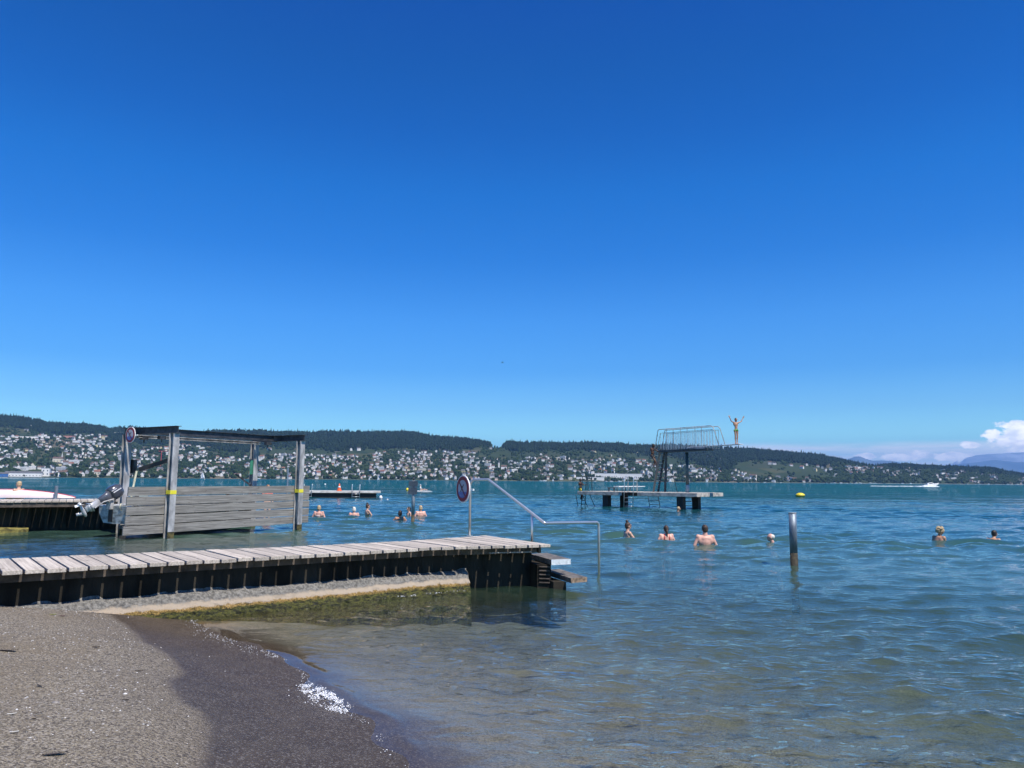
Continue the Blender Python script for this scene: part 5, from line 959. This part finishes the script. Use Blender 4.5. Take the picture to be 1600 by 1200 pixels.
bld(96, 112, 683.5, 680, 12, M('salmon wall', (.55, .26, .2), .8), RM[1], 'terraced_houses', 'long salmon coloured terrace high on the hill', 'building', 'flat', 1, False)
bld(82, 96, 721, 713, 14, WM[1], RM[0], 'church_nave', 'church nave with wide grey brown roof on the left hillside', 'church', 'gable', 1)
p = place(95.5, 720); ppm = p.y/F; t = empty('church_tower', p, 'pale tower with pointed spire beside the left hillside church', 'church tower'); h = 7*ppm; obj('wall', MB().box((0, 0, h/2-2), (3.6, 3.6, h+4)), WM[2], t, local=True); obj('spire', MB().tube([(0, 0, h), (0, 0, h+8*ppm)], [2.9, .1], 4), M('pale spire', (.5, .5, .48), .7), t, local=True)
p = place(780.5, 734); ppm = p.y/F; t = empty('church_tower', p, 'tall white church tower with dark pointed roof above the handrail', 'church tower'); h = 12*ppm; obj('wall', MB().box((0, 0, h/2-2), (4.2, 4.2, h+4)), WM[0], t, local=True); obj('spire', MB().tube([(0, 0, h), (0, 0, h+4.5*ppm)], [3.4, .1], 4), RM[2], t, local=True)
bld(784, 793, 734, 726, 14, WM[0], RM[0], 'church_nave', 'church nave right of the tall white tower', 'church', 'gable', 1)
p = place(251, 731); ppm = p.y/F; t = empty('tower_crane', p, 'red tower crane on the slope between the left shelter posts', 'crane'); rd_ = M('red crane steel', (.5, .05, .04), .5); h = 27*ppm
obj('mast', MB().box((0, 0, h/2), (1.5, 1.5, h)), rd_, t, local=True); obj('jib', MB().box((6, 0, h), (30, 1.1, 1.2)), rd_, t, local=True); obj('cab', MB().box((1.4, -.5, h-2), (1.6, 1.6, 2)), MT['white'], t, local=True)
for (a, b, hh) in ((524.5, 719, 18), (855.5, 733, 24), (1083, 736, 14)):
    p = place(a, b); t = empty('tower_crane', p, {524.5: 'thin pale crane above the orange cone', 855.5: 'thin pale crane on the slope above the sloping handrail', 1083: 'thin pale crane behind the tower column'}[a], 'crane'); h = hh*p.y/F*.8
    obj('mast', MB().box((0, 0, h/2), (1.1, 1.1, h)), MT['stonewall'], t, local=True); obj('jib', MB().box((5, 0, h), (22, .8, .8)), MT['stonewall'], t, local=True)
# blue mountains
def mount(name, pts, Y, label, c_=(.10, .13, .125)):
    n = 260; xs = np.linspace(pts[0][0], pts[-1][0], n); ys = np.interp(xs, [a for a, _ in pts], [b for _, b in pts]); rows = []
    for k, (fr_, dy) in enumerate(((0, 0), (.25, .1), (.5, .22), (.75, .36), (.9, .45), (1, .55), (.6, .8), (0, 1.1))):
        yy = Y*(1+dy*.25-.12); h = (hor(xs)-ys)/1208*Y*1.0; no = np.array([MN.noise(Vector((q*.09, k*.7, 2)))*.05+MN.noise(Vector((q*.3, k*1.3, 5)))*.025 for q in xs]); z_ = h*fr_*yy/Y*(1+no*(1 if fr_ < 1 else .35))
        rows.append(np.column_stack([np.tan(azi(xs))*yy, np.full(n, yy), z_-20*(fr_ == 0)]))
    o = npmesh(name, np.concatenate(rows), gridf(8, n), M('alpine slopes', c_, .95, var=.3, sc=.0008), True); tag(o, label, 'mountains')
mount('mountains', [(1150, 752), (1290, 722), (1308, 716.5), (1316, 714.5), (1325, 717.5), (1332, 716.5), (1340, 713), (1348, 713.5), (1356, 717), (1366, 720), (1380, 719.5), (1400, 720.5), (1420, 726), (1500, 735), (1600, 740), (1700, 752)], 21000, 'distant blue hills behind the right end of the ridge')
mount('mountains', [(1380, 752), (1450, 731), (1495, 726), (1520, 723), (1545, 720.5), (1556, 718.5), (1572, 720), (1588, 722), (1600, 722), (1640, 720), (1700, 724), (1900, 752)], 24000, 'distant blue mountain at the far right')
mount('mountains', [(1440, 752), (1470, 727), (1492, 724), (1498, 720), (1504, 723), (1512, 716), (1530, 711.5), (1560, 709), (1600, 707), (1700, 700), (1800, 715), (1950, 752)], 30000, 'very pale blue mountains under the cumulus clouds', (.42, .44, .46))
# ------------------------------------------------------------------ boats on the lake
def boat_at(px, ybase, name='moored_boat'): p = atz(px, ybase, 0); return p
def sail(px, Y, hpx, label):
    p = atd(px, hor(px), Y); p.z = 0; h = hpx*Y/F; t = empty('sailing_boat', p, label, 'sailing boat'); u_ = h/10
    mb = MB(); ring = []
    for (s_, w_, z0) in ((-3.2, .9, .25), (-1, 1.2, .05), (1.5, 1.0, .1), (3.6, .05, .45)): ring.append([(s_*u_, -w_*u_, .9*u_), (s_*u_, -w_*.6*u_, z0*u_-.3), (s_*u_, w_*.6*u_, z0*u_-.3), (s_*u_, w_*u_, .9*u_)])
    vs = [v for r_ in ring for v in r_]; mb.add(vs, [(i*4+k, i*4+k+1, (i+1)*4+k+1, (i+1)*4+k) for i in range(3) for k in range(3)]+[(i*4+3, i*4, (i+1)*4, (i+1)*4+3) for i in range(3)]+[(3, 2, 1, 0)]); obj('hull', mb, MT['hull'], t, local=True)
    obj('mast', MB().tube([(.5*u_, 0, .8*u_), (.5*u_, 0, 10.2*u_)], .09*u_, 6), MT['galv'], t, local=True)
    def sl_(pts, n=8):
        a, b, c = [Vector(q)*u_ for q in pts]; vs = []; fs = []
        for i in range(n+1):
            l_ = a.lerp(b, i/n); r_ = c.lerp(b, i/n)
            for j in range(5): q = l_.lerp(r_, j/4); q.y += .5*u_*math.sin(math.pi*j/4)*(1-i/n); vs.append(q)
        fs = [(i*5+j, i*5+j+1, (i+1)*5+j+1, (i+1)*5+j) for i in range(n) for j in range(4)]; return MB().add(vs, fs)
    for nm, q in (('mainsail', [(.4, 0, 1.5), (.45, 0, 10), (-3.4, 0, 1.5)]), ('jib', [(3.5, 0, 1), (.65, 0, 8.8), (.3, -.3, 1.3)])): o = obj(nm, sl_(q), MT['sail'], t, True, local=True); sm = o.modifiers.new('s', 'SOLIDIFY'); sm.thickness = .05
    t.rotation_euler.z = R(160); return t
sail(316.5, 1050, 12.5, 'nearest sailing boat, two white sails, seen between the shelter posts'); sail(591, 1500, 6, 'tiny sailing boat above the orange cone and raft'); sail(577, 1500, 4.5, 'smaller faint sailing boat left of the tiny one above the raft'); sail(1047, 1500, 7, 'tiny white sail behind the tower ladder'); sail(1104.5, 1500, 5.5, 'tiny white sail right of the tower column'); sail(864, 1500, 5, 'tiny white sail above the sloping handrail')
def mboat(px, Y, L_, label, grp='small boats moored off the far shore', speed=False):
    p = atd(px, hor(px), Y); p.z = 0; t = empty('motorboat' if speed else 'moored_boat', p, label, 'motorboat' if speed else 'boat', None if speed else grp); u_ = L_/8; ring = []
    for (s_, w_, z0, z1) in ((-4, 1.15, .0, 1.0), (-1.5, 1.3, -.05, 1.05), (1.5, 1.15, .0, 1.25), (3, .6, .4, 1.45), (4, .05, 1.1, 1.6)): ring.append([(s_*u_, -w_*u_, z1*u_), (s_*u_, -w_*.75*u_, z0*u_), (s_*u_, w_*.75*u_, z0*u_), (s_*u_, w_*u_, z1*u_)])
    vs = [v for r_ in ring for v in r_]; mb = MB().add(vs, [(i*4+k, i*4+k+1, (i+1)*4+k+1, (i+1)*4+k) for i in range(4) for k in range(3)]+[(i*4+3, i*4, (i+1)*4, (i+1)*4+3) for i in range(4)]+[(3, 2, 1, 0)]); obj('hull', mb, MT['hull'], t, local=True)
    cb = MB().hexa([(-2.0*u_, -.9*u_, 1.05*u_), (1.6*u_, -.8*u_, 1.2*u_), (1.6*u_, .8*u_, 1.2*u_), (-2.0*u_, .9*u_, 1.05*u_)], [(-1.8*u_, -.7*u_, 2.0*u_), (.5*u_, -.6*u_, 2.05*u_), (.5*u_, .6*u_, 2.05*u_), (-1.8*u_, .7*u_, 2.0*u_)]); obj('cabin', cb, MT['white'], t, local=True)
    wn_ = MB().box((-.4*u_, -.83*u_, 1.6*u_), (1.8*u_, .1*u_, .4*u_)); obj('window', wn_, GLS, t, local=True)
    return t
t = mboat(1455, 420, 8.0, 'white motorboat speeding right with a foaming wake', speed=True); t.rotation_euler = (0, R(-5), R(-6)); t.location.z = .15
for i, a in enumerate((1292, 1299, 1304, 1314, 1324, 1330, 1338, 1344, 1365, 1368, 1410, 1423, 1512, 1530, 1545, 1360, 1220, 1195, 845, 851, 930, 947, 955, 968, 981, 993, 404, 452, 622, 680, 1575, 1590)):
    zn = next(w_ for w_ in ZN if w_[0] <= a < w_[1])[2]; nb_ = mboat(a, float(D0(a))-70-60*(i % 3), 7+(i % 4)*2, '%s white moored boat, %s' % ('larger' if i % 4 > 1 else 'small', zn)); nb_.rotation_euler.z = (i*1.3) % .8-.4
order_labels()
# wakes
def wake(pts, w0, w1, label):
    mb = MB(); n = 260
    for i in range(n):
        q = random.random(); p = Vector(pts[0]).lerp(Vector(pts[1]), q); wd = w0*(1-q)+w1*q; mb.ell((p.x, p.y+random.gauss(0, wd), .05), (wd*random.uniform(.5, 1.4)*2.2, wd*.5, random.uniform(.08, .25)*(w0*(1-q)+w1*q)**.5+.05), n=6)
    o = obj('wake', mb, MT['foam'], smooth=True); tag(o, label, 'wake', kind='stuff')
a = t.location; wake(((a.x-1, a.y-1, 0), (a.x-9, a.y-2, 0)), 1.6, .9, 'white spray thrown up behind the speeding motorboat'); wake(((a.x-7, a.y-2, 0), (a.x-30, a.y+6, 0)), .8, .25, 'thin white wake trailing the speeding motorboat')
p0 = atd(-5, hor(-5), 900); p1 = atd(92, hor(92), 960); wake(((p0.x, p0.y, 0), (p1.x, p1.y, 0)), .9, .2, 'thin white wake line under the far left shore')
# bird
p = atd(785, 566.5, 140); t = MB().ell(p, (.26, .06, .05), n=8); t.add([p+Vector(v) for v in ((-.08, 0, .02), (.08, 0, .02), (.05, .45, .10), (-.05, .45, .10), (-.08, 0, .04), (.08, 0, .04), (.05, .45, .11), (-.05, .45, .11))], [(0, 1, 2, 3), (7, 6, 5, 4)]); t.add([p+Vector(v) for v in ((-.08, 0, .02), (.08, 0, .02), (.05, -.45, .10), (-.05, -.45, .10))], [(0, 1, 2, 3)])
o = obj('bird', t, MT['bird'], loc=p); tag(o, 'tiny dark bird high in the blue sky', 'bird')
# ------------------------------------------------------------------ litter on the beach
def scatter_peb(n, seed, r0=.0022, r1=.0055):
    rg = np.random.default_rng(seed); v, f = ico(1); q = []
    while len(q) < n:
        x = rg.uniform(-8, 1.5, 4000); y = rg.uniform(1.5, 10, 4000); P__ = np.stack([x, y], 1); z_, s__ = bedz(P__); w__ = sdist(P__, WETL); keep = (s__ > .1) & ((w__ > .02) | (rg.random(4000) < .03)); nn__ = np.array([MN.noise(Vector((a*.9, b*.9, 1.7))) for a, b in P__]); keep &= rg.random(4000) < np.clip(nn__+.45, .04, 1)
        q += [(a, b, c) for a, b, c in zip(x[keep], y[keep], z_[keep])]
    q = np.array(q[:n]); r_ = r0+r1*rg.random(n)**3; VV = v[None]*rg.uniform(.75, 1.25, (n, len(v), 1))*r_[:, None, None]*np.stack([rg.uniform(.8, 1.6, n), rg.uniform(.8, 1.4, n), rg.uniform(.4, .8, n)], 1)[:, None]; VV += q[:, None]+np.array([0, 0, .0005]); FF = f[None]+np.arange(n)[:, None, None]*len(v)
    return VV.reshape(-1, 3), FF.reshape(-1, 3)
def pebm():
    mt, g, out = newmat('mixed pebbles'); p = g.n('ShaderNodeBsdfPrincipled'); g.link(p.outputs[0], out.inputs[0]); rnd = g.n('ShaderNodeNewGeometry').outputs['Random Per Island']; g.link(g.ramp(rnd, [(0, (.06, .055, .05)), (.3, (.17, .15, .13)), (.6, (.28, .26, .24)), (.85, (.42, .40, .38)), (1, (.75, .74, .72))]), p.inputs['Base Color']); p.inputs['Roughness'].default_value = .55; return mt
V_, F_ = scatter_peb(16000, 5); V2, F2 = scatter_peb(420, 8, .006, .011); F2 = F2+len(V_); V_ = np.concatenate([V_, V2]); F_ = np.concatenate([F_, F2]); o = npmesh('gravel', V_, F_, pebm(), True, kind='stuff'); tag(o, 'fine mixed gravel strewn over the dry sand', 'gravel')
def leaf(x, y, L_, mt, label, ang):
    p = atz(x, y, .2); zz = bedz(np.array([[p.x, p.y]]))[0][0]; p = atz(x, y, zz); zz = bedz(np.array([[p.x, p.y]]))[0][0]; d = Vector((math.cos(ang), math.sin(ang), 0)); n_ = Vector((-d.y, d.x, 0)); mb = MB(); c = Vector((p.x, p.y, zz+.006)); pts = []
    for i in range(7): u_ = -1+i/3; w_ = .32*L_*(1-u_*u_)**.7+.001; pts.append((c+d*u_*L_/2+n_*w_/2+Vector((0, 0, .004*u_*u_)), c+d*u_*L_/2-n_*w_/2+Vector((0, 0, .007))))
    vs = [q for pr in pts for q in pr]; mb.add(vs, [(2*i, 2*i+1, 2*i+3, 2*i+2) for i in range(6)]); o = obj('leaf', mb, mt, loc=(p.x, p.y, zz)); sm = o.modifiers.new('s', 'SOLIDIFY'); sm.thickness = .002; tag(o, label, 'leaf')
lf = MT['pave']; wl_ = M('pale shell', (.85, .84, .8), .5, var=.05)
leaf(82, 967, .06, M('yellow leaf', (.45, .5, .08), .6), 'small yellow green leaf on the gravel below the jetty', .2); leaf(97, 968, .06, M('dark red leaf', (.12, .02, .02), .6), 'small dark red leaf on the gravel below the jetty', -.1)
leaf(18, 1122, .045, wl_, 'upper of two small white shells on the sand, lower left', .4); leaf(22, 1147, .045, wl_, 'lower of two small white shells on the sand, lower left', .2)
leaf(60, 1121, .045, lf, 'small dark leaf right of the upper white shell', .6); leaf(52, 1130, .03, lf, 'tiny dark leaf beside a small dark leaf', 0); leaf(86, 1175, .11, lf, 'long thin dark twig on the sand, bottom left', .4); leaf(217, 1052, .06, lf, 'dark leaf near the wet sand edge', 0); leaf(196, 1098, .04, lf, 'small dark leaf mid beach', .1); leaf(62, 1072, .06, lf, 'small dark leaf on the pale gravel', -.6); leaf(12, 1017, .16, lf, 'long dark strip of debris at the left picture edge', .0); leaf(150, 1014, .06, lf, 'small dark leaf on the gravel midway up', .3)
# ------------------------------------------------------------------ haze
hm, g, out = newmat('haze air'); pv = g.n('ShaderNodeVolumePrincipled'); pv.inputs['Color'].default_value = (.22, .50, 1, 1); pv.inputs['Density'].default_value = HAZE; pv.inputs['Anisotropy'].default_value = .0; g.link(pv.outputs[0], out.inputs['Volume'])
mb = MB().hexa([(-60000, -3000, -13.5), (60000, -3000, -13.5), (60000, 36000, -13.5), (-60000, 36000, -13.5)], [(-60000, -3000, 1320), (60000, -3000, 1320), (60000, 36000, 1320), (-60000, 36000, 1320)])
if HAZE > 0: o = obj('haze', mb, hm); tag(o, 'thin blue summer haze over the lake', 'haze', kind='stuff')
